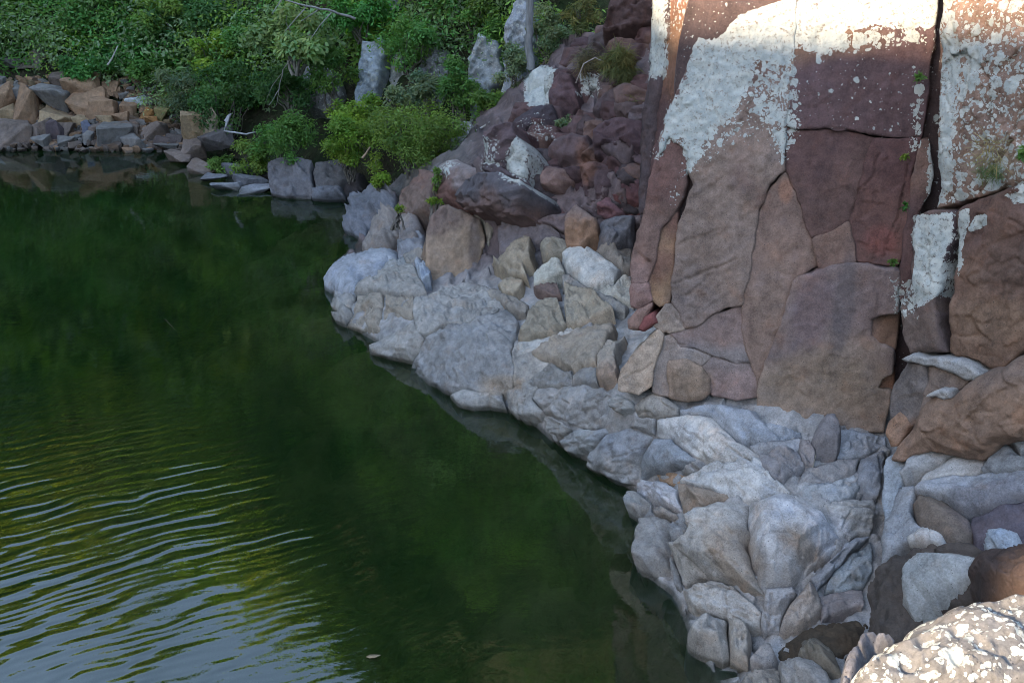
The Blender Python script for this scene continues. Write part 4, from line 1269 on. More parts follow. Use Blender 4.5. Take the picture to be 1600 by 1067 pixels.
MB = dict(cat='boulder', thick=0.9)
block('boulder', [(504, 441), (511, 429), (526, 416), (543, 404), (566, 404), (590, 393), (620, 385), (622, 408), (600, 420), (570, 432), (553, 455), (530, 450), (505, 446)], bank,
      label='low smooth grey boulder sloping into the green water at the tip of the bank', col=((0.31, 0.31, 0.325),), bulge=0.16, facet=0.06, chip=0.008, rnd=0.09, **MB)
block('boulder', [(622, 406), (624, 385), (640, 372), (663, 370), (664, 392), (640, 402)], bank, label='small grey boulder beside the flat faced tan boulder', col=((0.23, 0.22, 0.225),), out=0.08, bulge=0.1, **MB)
m1 = plane3((663, 432, 12.55), (780, 415, 12.75), (700, 325, 13.2))
block('boulder', [(663, 432), (665, 370), (672, 345), (685, 326), (700, 322), (720, 329), (735, 340), (750, 342), (757, 370), (752, 410), (744, 438), (720, 438), (695, 440), (675, 445)], m1,
      label='large flat faced tan boulder standing on the pale ledge', col=((0.17, 0.125, 0.105), (0.265, 0.20, 0.15)), out=0.10, chip=0.006, facet=0.02, relief=0.02, thick=1.0, cat='boulder', drop=0.2)
block('boulder', [(737, 334), (760, 330), (783, 338), (786, 350), (777, 375), (783, 395), (780, 415), (760, 426), (748, 438), (754, 410), (759, 370), (752, 342)], m1,
      label='rough tan boulder leaning on the flat faced tan boulder', col=((0.25, 0.20, 0.15),), out=0.02, chip=0.03, facet=0.10, thick=1.0, cat='boulder', drop=0.2)
block('boulder', [(537, 355), (545, 345), (540, 328), (560, 315), (580, 300), (605, 297), (622, 305), (620, 330), (600, 345), (575, 355), (568, 368), (550, 366), (538, 362)], bank,
      label='jagged dark grey rock at the water edge below the bright green bush', col=(GREYD,), out=0.1, bulge=0.15, chip=0.05, facet=0.15, cell=0.3, **MB)
block('boulder', [(566, 385), (572, 370), (590, 352), (620, 338), (635, 346), (628, 370), (610, 385), (585, 392), (572, 390)], bank,
      label='grey brown rock at the water edge next to the jagged dark one', col=((0.19, 0.17, 0.16),), out=0.1, bulge=0.14, chip=0.03, facet=0.15, cell=0.3, **MB)
block('boulder', [(628, 382), (632, 350), (645, 340), (660, 345), (664, 362), (655, 382), (640, 390), (629, 396)], bank,
      label='tan topped rock squeezed between grey rocks and the flat faced boulder', col=((0.24, 0.20, 0.18), (0.20, 0.18, 0.18)), out=0.14, bulge=0.1, chip=0.02, **MB)
block('boulder', [(625, 336), (630, 300), (645, 290), (660, 280), (663, 268), (680, 272), (684, 290), (680, 316), (670, 330), (650, 338)], on_bank((625, 336, 0.25), (680, 330, 0.25), (660, 270, 0.1)),
      label='flat brown slab under the overhanging bright green bush', col=((0.14, 0.092, 0.078), (0.17, 0.13, 0.11)), out=0.1, chip=0.015, **MB)
block('boulder', [(690, 262), (700, 252), (722, 253), (745, 263), (741, 280), (734, 300), (715, 318), (701, 322), (692, 310), (690, 290)], on_bank((690, 320, 0.3), (740, 320, 0.3), (715, 252, 0.15)),
      label='reddish purple boulder with grey top right of the bright green bush', col=((0.20, 0.17, 0.17), (0.13, 0.07, 0.06)), out=0.15, bulge=0.1, facet=0.12, chip=0.012, **MB)
block('boulder', [(724, 297), (736, 276), (760, 266), (790, 264), (820, 276), (829, 290), (826, 320), (832, 338), (800, 333), (770, 328), (740, 324), (718, 321)], on_bank((720, 325, 0.3), (830, 340, 0.3), (770, 264, 0.2)),
      label='long purple brown boulder with flat dark top above the tan boulders', col=((0.105, 0.09, 0.095), (0.165, 0.10, 0.085)), out=0.15, bulge=0.08, facet=0.15, chip=0.03, cell=0.3, **MB)
block('boulder', [(787, 350), (800, 336), (830, 341), (860, 350), (880, 366), (870, 384), (850, 380), (836, 382), (815, 397), (800, 405), (786, 404), (783, 380)], bank,
      label='mauve grey rock between the tan boulder and the cream fin of the ledge', col=((0.18, 0.145, 0.145),), out=0.1, bulge=0.08, chip=0.03, cell=0.3, **MB)
block('boulder', [(886, 385), (886, 340), (900, 323), (915, 335), (934, 345), (935, 366), (920, 380), (902, 388)], on_bank((886, 388, 0.2), (935, 388, 0.2), (905, 323, 0.15)),
      label='upright brown block with rusty foot left of the tall cliff', col=((0.17, 0.12, 0.105), (0.24, 0.14, 0.09)), out=0.12, facet=0.12, **MB)
block('boulder', [(930, 382), (936, 352), (960, 345), (990, 342), (992, 365), (985, 390), (960, 402), (940, 397)], bank,
      label='dark grey rock at the foot of the tall cliff left edge', col=((0.14, 0.135, 0.145),), out=0.15, bulge=0.12, chip=0.03, facet=0.12, cell=0.3, **MB)
block('boulder', [(930, 398), (945, 386), (962, 404), (985, 398), (986, 428), (972, 432), (945, 414)], bank, label='small tan rock below the dark grey rock at the cliff foot',
      col=((0.22, 0.17, 0.13),), out=0.1, bulge=0.08, chip=0.02, **MB)

# purple stepped slope left of the cliff
slope = empty('stepped_slope', tuple(gp(880, 260, bank)))
tag(slope, 'broken purple brown rock slope rising in steps beside the tall cliff', 'rock slope')


def pb_(pts, Y0=None, dY=0.9, **kw):
    kw['col'] = tuple(tuple(np.array(c) * np.array([0.84, 0.74, 0.74])) for c in kw['col'])
    """block that stands near the slope surface, its face steeper than the slope"""
    A = np.asarray(pts, float)
    base = A[A[:, 1].argmax()]
    Yb = gp(base[0], base[1], bank)[1] if Y0 is None else Y0
    top = A[:, 1].min()
    hpx = max(12.0, A[:, 1].max() - top)
    hm = hpx * Yb / F_PX
    s = plane3((A[:, 0].min(), A[:, 1].max(), Yb + 0.12), (A[:, 0].max(), A[:, 1].max(), Yb - 0.12), (A[:, 0].mean(), top, Yb + hm * 0.45))
    kw.setdefault('thick', 1.0)
    kw.setdefault('chip', 0.035)
    kw.setdefault('cell', 0.3)
    kw.setdefault('facet', 0.13)
    kw.setdefault('gap', -0.5)
    kw.setdefault('drop', 0.25)
    return block('rock', pts, s, parent=slope, **kw)


PU2 = ((0.115, 0.075, 0.078), (0.085, 0.055, 0.058))
pb_([(752, 250), (756, 215), (766, 200), (800, 190), (808, 215), (798, 240), (788, 262), (770, 258)], col=((0.16, 0.12, 0.12),), out=0.1)
pb_([(793, 262), (801, 236), (815, 216), (831, 240), (826, 262), (824, 282), (810, 276)], col=((0.14, 0.11, 0.11),), out=0.1)
pb_([(831, 336), (833, 282), (846, 300), (862, 304), (870, 300), (869, 322), (852, 336)], col=((0.13, 0.09, 0.085),))
pb_([(841, 278), (850, 258), (875, 262), (886, 280), (875, 300), (856, 300), (846, 294)], col=((0.22, 0.15, 0.125),), bulge=0.12)
pb_([(871, 330), (876, 302), (890, 266), (905, 270), (911, 300), (892, 328)], col=((0.06, 0.036, 0.04),), out=-0.1)
pb_([(946, 330), (950, 292), (946, 262), (960, 256), (1000, 254), (1006, 290), (998, 326), (985, 336)], col=((0.105, 0.062, 0.068), (0.15, 0.065, 0.06)))
pb_([(928, 332), (945, 302), (960, 322), (970, 332), (950, 342)], col=((0.24, 0.13, 0.13),))
pb_([(925, 247), (925, 201), (940, 186), (970, 181), (1002, 186), (1005, 220), (1002, 250), (960, 252)], col=PU2)
pb_([(861, 172), (862, 126), (875, 114), (890, 116), (899, 140), (904, 165), (890, 188), (872, 196)], col=PU2, out=0.1)
pb_([(796, 204), (802, 182), (830, 166), (859, 162), (870, 192), (850, 215), (822, 215)], col=((0.07, 0.06, 0.068), (0.09, 0.068, 0.075)))
pb_([(820, 148), (824, 116), (840, 102), (852, 110), (861, 130), (858, 150), (842, 158), (826, 161)], col=((0.62, 0.66, 0.66),), Y0=16.4, chip=0.004)
pb_([(904, 122), (925, 117), (932, 130), (923, 146), (907, 139)], col=((0.42, 0.34, 0.29),), Y0=15.6)
pb_([(924, 167), (945, 141), (975, 131), (1003, 136), (1006, 175), (960, 180), (935, 186)], col=((0.10, 0.078, 0.08),))
pb_([(850, 250), (860, 216), (890, 206), (920, 214), (923, 252), (900, 268), (870, 258)], col=((0.115, 0.082, 0.08),), chip=0.04, cell=0.3)
pb_([(905, 300), (906, 260), (926, 252), (945, 258), (948, 290), (936, 322), (914, 326)], col=((0.085, 0.06, 0.062),))
pb_([(893, 118), (910, 96), (935, 90), (948, 112), (942, 132), (928, 116)], col=((0.09, 0.06, 0.058),), Y0=15.9)
pb_([(940, 126), (950, 95), (985, 70), (1012, 60), (1012, 130), (975, 128)], col=((0.085, 0.066, 0.066),), Y0=15.0)
pb_([(905, 92), (925, 55), (965, 40), (1015, 35), (1015, 60), (950, 92)], col=((0.075, 0.062, 0.06),), Y0=15.6)
pb_([(940, 40), (960, -20), (1030, -40), (1030, 34), (970, 40)], col=((0.10, 0.065, 0.06),), Y0=15.2)
pb_([(896, 206), (906, 176), (922, 188), (922, 214)], col=((0.09, 0.065, 0.065),))
pb_([(752, 262), (765, 252), (795, 268), (825, 284), (835, 300), (800, 290)], col=((0.10, 0.085, 0.09),), out=0.05)
pb_([(838, 345), (856, 338), (885, 330), (885, 362), (862, 350)], col=((0.15, 0.125, 0.125),))
pb_([(935, 345), (960, 338), (998, 334), (1000, 350), (960, 352)], col=((0.17, 0.145, 0.14),), chip=0.03)

rng = np.random.default_rng(31)
SLP = [(750, 262), (800, 190), (830, 160), (870, 112), (905, 60), (1005, 20), (1012, 120), (1006, 250), (1000, 335), (930, 345), (880, 335), (835, 345), (820, 285)]
placed = []
while len(placed) < 75:
    q = np.array([rng.uniform(750, 1010), rng.uniform(20, 345)])
    if not inside(q[None], SLP)[0] or any(np.hypot(*(q - p)) < 17 for p in placed):
        continue
    placed.append(q)
    w_, h_ = rng.uniform(15, 30), rng.uniform(14, 28)
    an = np.sort(rng.uniform(0, 2 * math.pi, int(rng.integers(5, 8))))
    if np.max(np.diff(np.r_[an, an[0] + 2 * math.pi])) > 2.4:
        an = np.linspace(0.4, 0.4 + 2 * math.pi, 6)[:-1]
    pts = [(q[0] + w_ * np.sign(math.cos(a)) * abs(math.cos(a)) ** 0.6, q[1] + h_ * np.sign(math.sin(a)) * abs(math.sin(a)) ** 0.6) for a in an]
    c = [PURP, (0.105, 0.070, 0.068), (0.125, 0.098, 0.096), (0.135, 0.092, 0.078), DARK, PURP][int(rng.integers(6))]
    pb_(pts, col=(c,), out=-0.10, step=4.0, thick=0.8)

# ================================================================== FAR SHORE
def tube(pts, r0, r1, sides=6):
    P = np.asarray(pts, float)
    n = len(P)
    V, F = [], []
    T = np.gradient(P, axis=0)
    T /= np.maximum(np.linalg.norm(T, axis=1)[:, None], 1e-9)
    up = np.array([0.31, 0.17, 0.93])
    for i in range(n):
        a = np.cross(T[i], up)
        if np.linalg.norm(a) < 1e-3:
            a = np.cross(T[i], [1, 0, 0])
        a /= np.linalg.norm(a)
        b = np.cross(T[i], a)
        r = r0 + (r1 - r0) * i / max(1, n - 1)
        for k in range(sides):
            t = 2 * math.pi * k / sides
            V.append(P[i] + r * (math.cos(t) * a + math.sin(t) * b))
    for i in range(n - 1):
        for k in range(sides):
            k2 = (k + 1) % sides
            F.append((i * sides + k, i * sides + k2, (i + 1) * sides + k2, (i + 1) * sides + k))
    return np.array(V), np.array(F, np.int32)


def join(parts):
    V, F, o = [], [], 0
    for v, f in parts:
        V.append(v)
        F.append(f + o)
        o += len(v)
    return np.concatenate(V), np.concatenate(F)


def wob(a, b, n, amp, rng, sag=0.0):
    a, b = np.asarray(a, float), np.asarray(b, float)
    t = np.linspace(0, 1, n)[:, None]
    p = a + (b - a) * t
    L = np.linalg.norm(b - a)
    p[1:-1] += rng.normal(0, amp * L, (n - 2, 3))
    p[:, 2] += sag * L * 4 * (t * (1 - t))[:, 0]
    return p


def leaves(cent, out_dir, L, W, rng, droop=0.3, up=0.8):
    """leaf blades: a folded kite of two quads each"""
    n = len(cent)
    nrm = out_dir * 0.7 + np.array([0, 0, up]) + rng.normal(0, 0.55, (n, 3))
    nrm /= np.linalg.norm(nrm, axis=1)[:, None]
    ax = np.cross(nrm, rng.normal(0, 1, (n, 3)))
    ax[:, 2] -= droop
    ax = ax - nrm * (ax * nrm).sum(1)[:, None]
    ax /= np.maximum(np.linalg.norm(ax, axis=1)[:, None], 1e-6)
    sd = np.cross(nrm, ax)
    l = (L * rng.uniform(0.6, 1.25, n))[:, None]
    w = (W * rng.uniform(0.7, 1.2, n))[:, None]
    V = np.stack([cent, cent + ax * l * 0.45 + sd * w * 0.5, cent + ax * l, cent + ax * l * 0.45 - sd * w * 0.5], 1).reshape(-1, 3)
    F = np.arange(n * 4).reshape(n, 4)
    return V, F


def crown_mesh(name, rx, ry, rz, nleaf, L, W, tint, rng, lumps=16, droop=0.3, fill=0.75, tv=0.28):
    c = []
    while len(c) < lumps:
        q = rng.uniform(-1, 1, 3)
        if q @ q < 1:
            c.append(q * np.array([rx, ry, rz]) * 0.78)
    c = np.array(c)
    rl = rng.uniform(0.28, 0.50, lumps) * (rx * ry * rz) ** (1 / 3)
    w = rl ** 2
    pick = rng.choice(lumps, nleaf, p=w / w.sum())
    dirs = rng.normal(0, 1, (nleaf, 3))
    dirs /= np.linalg.norm(dirs, axis=1)[:, None]
    rad = rl[pick] * (fill + (1 - fill) * rng.uniform(-1, 1, nleaf)) * rng.uniform(0.6, 1.15, nleaf)
    P = c[pick] + dirs * rad[:, None] * np.array([1.05, 1.05, 0.8])
    keep = fbm(P, 2.2 / max(rx, 0.4), 3, int(rng.integers(90))) > (-0.35 if nleaf > 900 else -9.0)
    P, dirs, pick = P[keep], dirs[keep], pick[keep]
    V, F = leaves(P, dirs, L, W, rng, droop)
    lt = rng.uniform(1 - tv, 1 + tv, lumps)[pick] * rng.uniform(0.75, 1.25, len(P))
    yel = rng.uniform(-0.12, 0.20, lumps)[pick] + rng.normal(0, 0.10, len(P))
    T = np.asarray(tint)[None] * lt[:, None]
    T[:, 0] *= 1 + yel
    T[:, 2] *= 1 - 0.5 * yel
    T = np.repeat(np.clip(T, 0.004, 0.6), 4, 0)
    return mesh_np(name, V, F, {'tint': ('FLOAT_COLOR', T)}, smooth_shade=False), c


def bush(px, py, w, h, Y, tint, label, name='bush', cat='bush', nleaf=3000, L=0.075, W=0.03, droop=0.3, lumps=16, seed=1, bark=(0.16, 0.14, 0.12), group=None,
         trunk=True, depth=0.8, tv=0.28, stem_r=0.022):
    """px, py: centre of the crown in the picture; w, h: its size there"""
    rng = np.random.default_rng(seed * 131 + 7)
    mpp = math.hypot(Y, 2.0) / F_PX
    rx, rz = w * mpp / 2, h * mpp / 2
    ry = rx * depth
    c0 = at_depth(px, py, Y)
    base = c0 - np.array([0, -0.1 * ry, rz * 1.05])
    root = empty(name, tuple(base))
    tag(root, label, cat, group)
    nleaf = int(nleaf * (1.6 if nleaf > 900 else 1.0))
    me, lumps_c = crown_mesh('crown', rx, ry, rz, nleaf, L, W, tint, rng, lumps, droop, tv=tv)
    o = link('crown', me, LEAF, root, tuple(c0 - base))
    if trunk:
        parts = []
        off = c0 - base
        for k, lc in enumerate(lumps_c[:max(5, lumps // 2)]):
            b0 = np.array([rng.normal(0, 0.06), rng.normal(0, 0.06), -0.25])
            parts.append(tube(wob(b0, off + lc, 7, 0.035, rng, 0.05), stem_r * rng.uniform(0.7, 1.3), 0.005, 5))
        V, F = join(parts)
        s = link('stem', mesh_np('stem', V, F), BARK, root)
        s.color = (*bark, 1)
    return root


G_BRIGHT = (0.150, 0.255, 0.062)
G_YEL = (0.185, 0.305, 0.052)
G_MID = (0.100, 0.230, 0.060)
G_DARK = (0.070, 0.170, 0.058)
G_SAT = (0.075, 0.235, 0.060)
G_GREY = (0.175, 0.24, 0.140)
G_PALE = (0.21, 0.31, 0.13)
G_OLIVE = (0.16, 0.17, 0.07)

bush(655, 215, 200, 130, 16.6, G_BRIGHT, 'bright green fine leaved bush overhanging the reddish boulders at the bend of the bank', nleaf=9000, L=0.07, W=0.022, seed=1, lumps=26)
bush(598, 262, 60, 70, 16.4, G_YEL, 'small yellow green spray hanging down beside the dark block at the water', nleaf=1300, L=0.07, W=0.025, seed=2, lumps=8)
bush(542, 210, 110, 105, 18.0, G_YEL, 'yellow green drooping bush above the split dark blocks', nleaf=4500, L=0.08, W=0.028, seed=3, lumps=18)
bush(560, 170, 110, 60, 18.8, G_YEL, 'pale yellow green bush in front of the grey lichen column', nleaf=2600, L=0.08, W=0.03, seed=4)
bush(445, 215, 130, 90, 19.0, G_MID, 'mid green bush drooping over the dark undercut of the bank', nleaf=4200, L=0.08, W=0.03, seed=5, lumps=18)
bush(395, 245, 110, 55, 19.6, G_BRIGHT, 'low fresh green bush spilling over the flat rocks at the waterline', nleaf=2600, L=0.08, W=0.03, seed=6)
bush(345, 258, 50, 36, 20.0, G_BRIGHT, 'small fresh green plant on the flat rocks by the waterline', cat='plant', name='plant', nleaf=900, L=0.07, W=0.03, seed=7, lumps=7)
bush(350, 150, 150, 130, 21.5, G_DARK, 'large dark green bush behind the tan blocks of the rubble bank', nleaf=5200, L=0.09, W=0.035, seed=8, lumps=20)
bush(285, 140, 100, 100, 22.5, G_GREY, 'grey green bush with pale stems at the end of the rubble bank', nleaf=3600, L=0.08, W=0.03, seed=9)
bush(200, 70, 150, 90, 24.5, G_SAT, 'deep green rounded bush above the brown rubble with a bare pale stick', nleaf=4600, L=0.11, W=0.05, seed=10, lumps=20)
bush(135, 105, 100, 70, 24.0, G_SAT, 'deep green bush directly above the largest brown boulders', nleaf=3200, L=0.11, W=0.05, seed=11)
bush(235, 115, 90, 60, 23.6, G_MID, 'mid green bush over the rubble left of the grey green bush', nleaf=2600, L=0.10, W=0.045, seed=12)
bush(70, 45, 120, 60, 26.5, G_GREY, 'sparse grey green scrub on the slope high above the rubble', nleaf=2200, L=0.10, W=0.045, seed=13)
bush(20, 65, 60, 55, 26.5, G_SAT, 'leafy green bush at the upper corner of the rubble slope', nleaf=1700, L=0.11, W=0.05, seed=14)
bush(25, 115, 60, 40, 25.2, G_MID, 'low green plants among the highest grey boulders', cat='plant', name='plant', nleaf=1200, L=0.09, W=0.04, seed=15, lumps=9)
bush(80, 118, 50, 26, 24.8, G_BRIGHT, 'light green grassy plant behind the biggest brown boulder', cat='plant', name='plant', nleaf=900, L=0.10, W=0.03, seed=16, lumps=8)
bush(300, 40, 150, 100, 24.0, G_DARK, 'dark green tree crown filling the slope behind the deep green bush', name='tree', cat='tree', nleaf=5200, L=0.11, W=0.05, seed=17, lumps=20, stem_r=0.05)
bush(395, 60, 100, 110, 22.5, G_MID, 'mid green tree between the dark tree and the pale leaved branch', name='tree', cat='tree', nleaf=3800, L=0.10, W=0.04, seed=18, stem_r=0.04)
bush(455, 50, 165, 85, 19.5, G_PALE, 'pale leaved tree branch with large leaves and bare grey twigs', name='tree', cat='tree', nleaf=2300, L=0.15, W=0.065, droop=0.7, seed=19, lumps=16, bark=(0.35, 0.33, 0.31), stem_r=0.035)
bush(450, 130, 120, 70, 20.4, G_DARK, 'shaded green bush under the pale leaved branch', nleaf=3200, L=0.09, W=0.035, seed=20)
bush(600, 30, 120, 90, 22.0, G_MID, 'green bush on top of the grey lichen column', nleaf=3200, L=0.09, W=0.035, seed=21)
bush(640, 60, 110, 100, 19.4, G_MID, 'airy mid green shrub standing before the tall grey columns', nleaf=2600, L=0.085, W=0.032, seed=41, lumps=20)
bush(520, 110, 80, 90, 19.6, G_MID, 'upright green shrub left of the tallest grey column', nleaf=2200, L=0.085, W=0.032, seed=42)
bush(615, 165, 70, 70, 18.4, G_GREY, 'grey green shrub at the foot of the grey columns', nleaf=1900, L=0.075, W=0.03, seed=43)
bush(720, 130, 80, 100, 18.6, G_MID, 'tall green shrub growing between two grey columns', nleaf=2600, L=0.08, W=0.03, seed=44, lumps=20)
bush(740, 20, 90, 70, 20.0, G_BRIGHT, 'bright shrub high on the slope left of the bare grey tree', nleaf=2200, L=0.085, W=0.034, seed=45)
bush(800, 110, 60, 110, 17.8, G_GREY, 'thin grey green shrub under the bare grey tree', nleaf=1700, L=0.075, W=0.028, seed=46)
bush(560, 15, 110, 60, 20.5, G_SAT, 'deep green shrub at the top edge above the columns', nleaf=2400, L=0.09, W=0.04, seed=47)
bush(160, 15, 130, 60, 25.0, G_MID, 'dark leafy shrub at the top edge above the deep green bushes', nleaf=2800, L=0.11, W=0.05, seed=48)
bush(250, 25, 110, 70, 24.0, G_BRIGHT, 'fresh green shrub at the top edge left of the dark tree', nleaf=2600, L=0.11, W=0.05, seed=49)
bush(330, 85, 90, 70, 22.6, G_YEL, 'yellowish green shrub in the middle of the far slope', nleaf=2300, L=0.09, W=0.04, seed=50)
bush(690, 95, 90, 60, 20.5, G_YEL, 'yellow green bush on a high ledge behind the tall shrub', nleaf=2200, L=0.08, W=0.03, seed=22)
bush(700, 30, 110, 70, 22.0, G_SAT, 'deep green bush above the ledge between the grey columns', nleaf=2800, L=0.09, W=0.04, seed=23)
bush(665, 140, 90, 60, 19.0, G_GREY, 'grey green bush rising behind the bright green bush', nleaf=2300, L=0.08, W=0.03, seed=24)
bush(770, 165, 80, 80, 18.2, G_BRIGHT, 'green bush climbing the grey rock left of the white slab', nleaf=2400, L=0.08, W=0.03, seed=25)
bush(780, 70, 80, 90, 19.6, G_MID, 'mid green bush beside the leaning grey trunk', nleaf=2600, L=0.08, W=0.03, seed=26)
bush(862, 50, 80, 100, 18.0, G_GREY, 'pale grey green bush right of the leaning grey trunk', nleaf=2600, L=0.08, W=0.028, seed=27)
bush(905, 20, 70, 60, 17.6, G_OLIVE, 'olive scrub on top of the purple rock slope', nleaf=1700, L=0.10, W=0.02, seed=28)
bush(975, 95, 60, 80, 14.6, G_OLIVE, 'dry olive grass hanging down the purple rock slope', name='grass_clump', cat='grass', nleaf=2000, L=0.20, W=0.010, droop=1.8, seed=29, trunk=False)
bush(990, 165, 30, 70, 13.9, G_OLIVE, 'pale dry grass strand hanging beside the edge of the tall cliff', name='grass_clump', cat='grass', nleaf=700, L=0.18, W=0.010, droop=2.0, seed=30, trunk=False, lumps=8)
bush(925, 95, 50, 50, 15.4, (0.16, 0.14, 0.09), 'straw coloured dead grass over the pale block on the purple slope', name='grass_clump', cat='grass', nleaf=900, L=0.22, W=0.008, droop=1.6, seed=31, trunk=False, lumps=8)
bush(890, 190, 44, 22, 14.6, G_GREY, 'low green cushion plant on a step of the purple slope', cat='plant', name='plant', nleaf=800, L=0.06, W=0.02, seed=32, lumps=8, trunk=False)
bush(683, 285, 12, 60, 13.7, G_BRIGHT, 'thin green creeper in the gap between the reddish boulders', cat='plant', name='creeper', nleaf=420, L=0.06, W=0.025, seed=33, lumps=8)
bush(680, 312, 28, 16, 13.3, G_YEL, 'tuft of light green leaves behind the flat faced tan boulder', cat='plant', name='plant', nleaf=260, L=0.06, W=0.02, seed=34, lumps=5)
bush(626, 325, 22, 16, 14.0, G_YEL, 'tiny light green plant on the grey rocks by the water', cat='plant', name='plant', nleaf=200, L=0.06, W=0.02, seed=35, lumps=5)
bush(765, 250, 70, 26, 15.0, G_BRIGHT, 'green creeper at the foot of the lichen streaked rock', cat='plant', name='creeper', nleaf=1000, L=0.06, W=0.025, seed=36, lumps=9)
bush(935, 335, 26, 26, 12.2, G_OLIVE, 'olive grass tuft in the notch of the purple slope', name='grass_clump', cat='grass', nleaf=350, L=0.13, W=0.008, droop=0.6, seed=37, trunk=False, lumps=6)
for (px, py, w, h, surf, tint, lab, nm, ct, k, LL, WW, dr) in [
        (1438, 124, 16, 24, cliff, G_MID, 'small fern growing from the dark joint high in the cliff', 'fern', 'plant', 110, 0.045, 0.016, 0.3),
        (1413, 243, 12, 14, cliff, G_YEL, 'tiny yellow green plant in the cliff joint below the fern', 'plant', 'plant', 70, 0.035, 0.015, 0.3),
        (1415, 322, 10, 16, cliff, G_SAT, 'tiny vivid green plant in the cliff joint beside the white patch', 'plant', 'plant', 80, 0.03, 0.015, 0.3),
        (1397, 412, 22, 14, cliff, G_MID, 'moss green tuft on top of the big tan slab', 'plant', 'plant', 130, 0.03, 0.012, 0.3),
        (1535, 235, 70, 60, outer, (0.30, 0.25, 0.13), 'dry straw grass tuft fanning out on the lichen covered face', 'grass_clump', 'grass', 160, 0.17, 0.004, 0.8),
        (1545, 268, 44, 26, outer, (0.14, 0.19, 0.08), 'soft green grass tuft under the straw grass', 'grass_clump', 'grass', 380, 0.07, 0.004, 0.2),
        (1596, 238, 20, 18, outer, G_MID, 'small green plant at the edge of the lichen covered face', 'plant', 'plant', 90, 0.04, 0.02, 0.3)]:
    p = gp(px, py, surf)
    bush(px, py, w, h, p[1] - 0.14, tint, lab, name=nm, cat=ct, nleaf=k, L=LL, W=WW, droop=dr, lumps=5, trunk=False, seed=int(px))

# ------------------------------------------------------------------ grey lichen cliff behind the trees
gcl = empty('grey_cliff', tuple(at_depth(690, 180, 20.5)))
tag(gcl, 'grey lichen covered rock columns showing through the bushes across the pool', 'cliff')
for k, (pts, Y, c) in enumerate([
        ([(552, 165), (556, 95), (562, 62), (590, 58), (600, 75), (592, 120), (580, 150), (572, 170)], 20.3, (0.30, 0.315, 0.33)),
        ([(604, 175), (606, 110), (625, 60), (650, 70), (640, 120), (626, 170), (622, 195)], 20.6, (0.26, 0.275, 0.28)),
        ([(650, 150), (655, 85), (672, 70), (700, 82), (700, 130), (690, 165), (665, 170)], 20.0, (0.24, 0.23, 0.235)),
        ([(730, 190), (732, 90), (748, 50), (775, 60), (780, 110), (765, 150), (755, 200)], 19.4, (0.27, 0.285, 0.29)),
        ([(780, 160), (788, 50), (800, 0), (825, -20), (832, 60), (818, 120), (806, 170)], 19.0, (0.25, 0.26, 0.275)),
        ([(690, 60), (690, -20), (740, -30), (760, 20), (740, 60), (712, 70)], 21.0, (0.25, 0.26, 0.275)),
        ([(470, 130), (480, 95), (520, 110), (535, 140), (520, 170), (480, 165)], 20.9, (0.18, 0.175, 0.18)),
        ([(590, 60), (600, -20), (650, -30), (670, 20), (640, 70)], 21.6, (0.22, 0.225, 0.235)),
        ([(700, 250), (705, 190), (725, 180), (745, 200), (735, 250)], 17.2, (0.20, 0.185, 0.175)),
        ([(360, 110), (375, 80), (410, 75), (430, 100), (415, 125)], 23.4, (0.24, 0.22, 0.21))]):
    A = np.asarray(pts, float)
    Y = Y - 0.5
    s = plane3((A[:, 0].min(), A[:, 1].max(), Y), (A[:, 0].max(), A[:, 1].max(), Y - 0.1), (A[:, 0].mean(), A[:, 1].min(), Y + 0.5))
    block('column', pts, s, parent=gcl, col=(c,), chip=0.05, rough=0.04, facet=0.15, cell=0.35, thick=1.6, drop=0.0, step=3.5, lichen=0.26, jit=3.0)

# leaning grey trunk and bare branches
def branch(name, label, cat, px_pts, Y, r0, r1, color, seed, extra=()):
    rng = np.random.default_rng(seed)
    P = np.array([at_depth(x, y, Y + dy) for x, y, dy in px_pts])
    q = [P[0]]
    for a, b in zip(P[:-1], P[1:]):
        q.extend(list(wob(a, b, 5, 0.015, rng))[1:])
    parts = [tube(q, r0, r1, 7)]
    for ex in extra:
        E = np.array([at_depth(x, y, Y + dy) for x, y, dy in ex])
        parts.append(tube(E, r0 * 0.45, r1 * 0.5, 5))
    V, F = join(parts)
    org = V.mean(0) * [1, 1, 0] + [0, 0, V[:, 2].min()]
    o = link(name, mesh_np(name, V - org, F), BARK, None, org)
    o.color = (*color, 1)
    return tag(o, label, cat)


branch('dead_tree', 'leaning grey bare tree rising above the white slab', 'tree', [(829, 108, 0), (826, 60, 0), (828, 20, 0), (824, -60, 0)], 17.3, 0.07, 0.06, (0.22, 0.23, 0.24), 3)
branch('bare_branch', 'crooked pale bare branch reaching out above the pale leaved tree', 'branch', [(555, 30, 0.2), (520, 18, 0), (480, 10, -.2), (430, -4, -.3)], 19.0, 0.026, 0.012, (0.27, 0.26, 0.25), 4,
       [[(520, 18, 0), (500, 40, -.1), (485, 62, -.2)], [(480, 10, -.2), (462, 30, -.3), (445, 50, -.4)], [(500, 14, -.1), (470, 34, -.2)], [(440, 0, -.3), (425, 22, -.4)]])
branch('bare_branch', 'thin pale twigs hanging in front of the shaded bush', 'branch', [(460, 85, 0), (442, 110, 0), (436, 140, 0), (420, 165, 0)], 19.3, 0.013, 0.005, (0.28, 0.26, 0.25), 5,
       [[(440, 115, 0), (425, 135, 0), (415, 160, 0)], [(437, 135, 0), (432, 165, 0)]])
branch('dead_branch', 'whitish dead branch lying over the rocks below the dark green bush', 'branch', [(352, 190, 0), (360, 178, 0), (350, 205, -.1), (385, 210, -.1), (402, 206, 0)], 20.2, 0.035, 0.012, (0.40, 0.40, 0.42), 6)
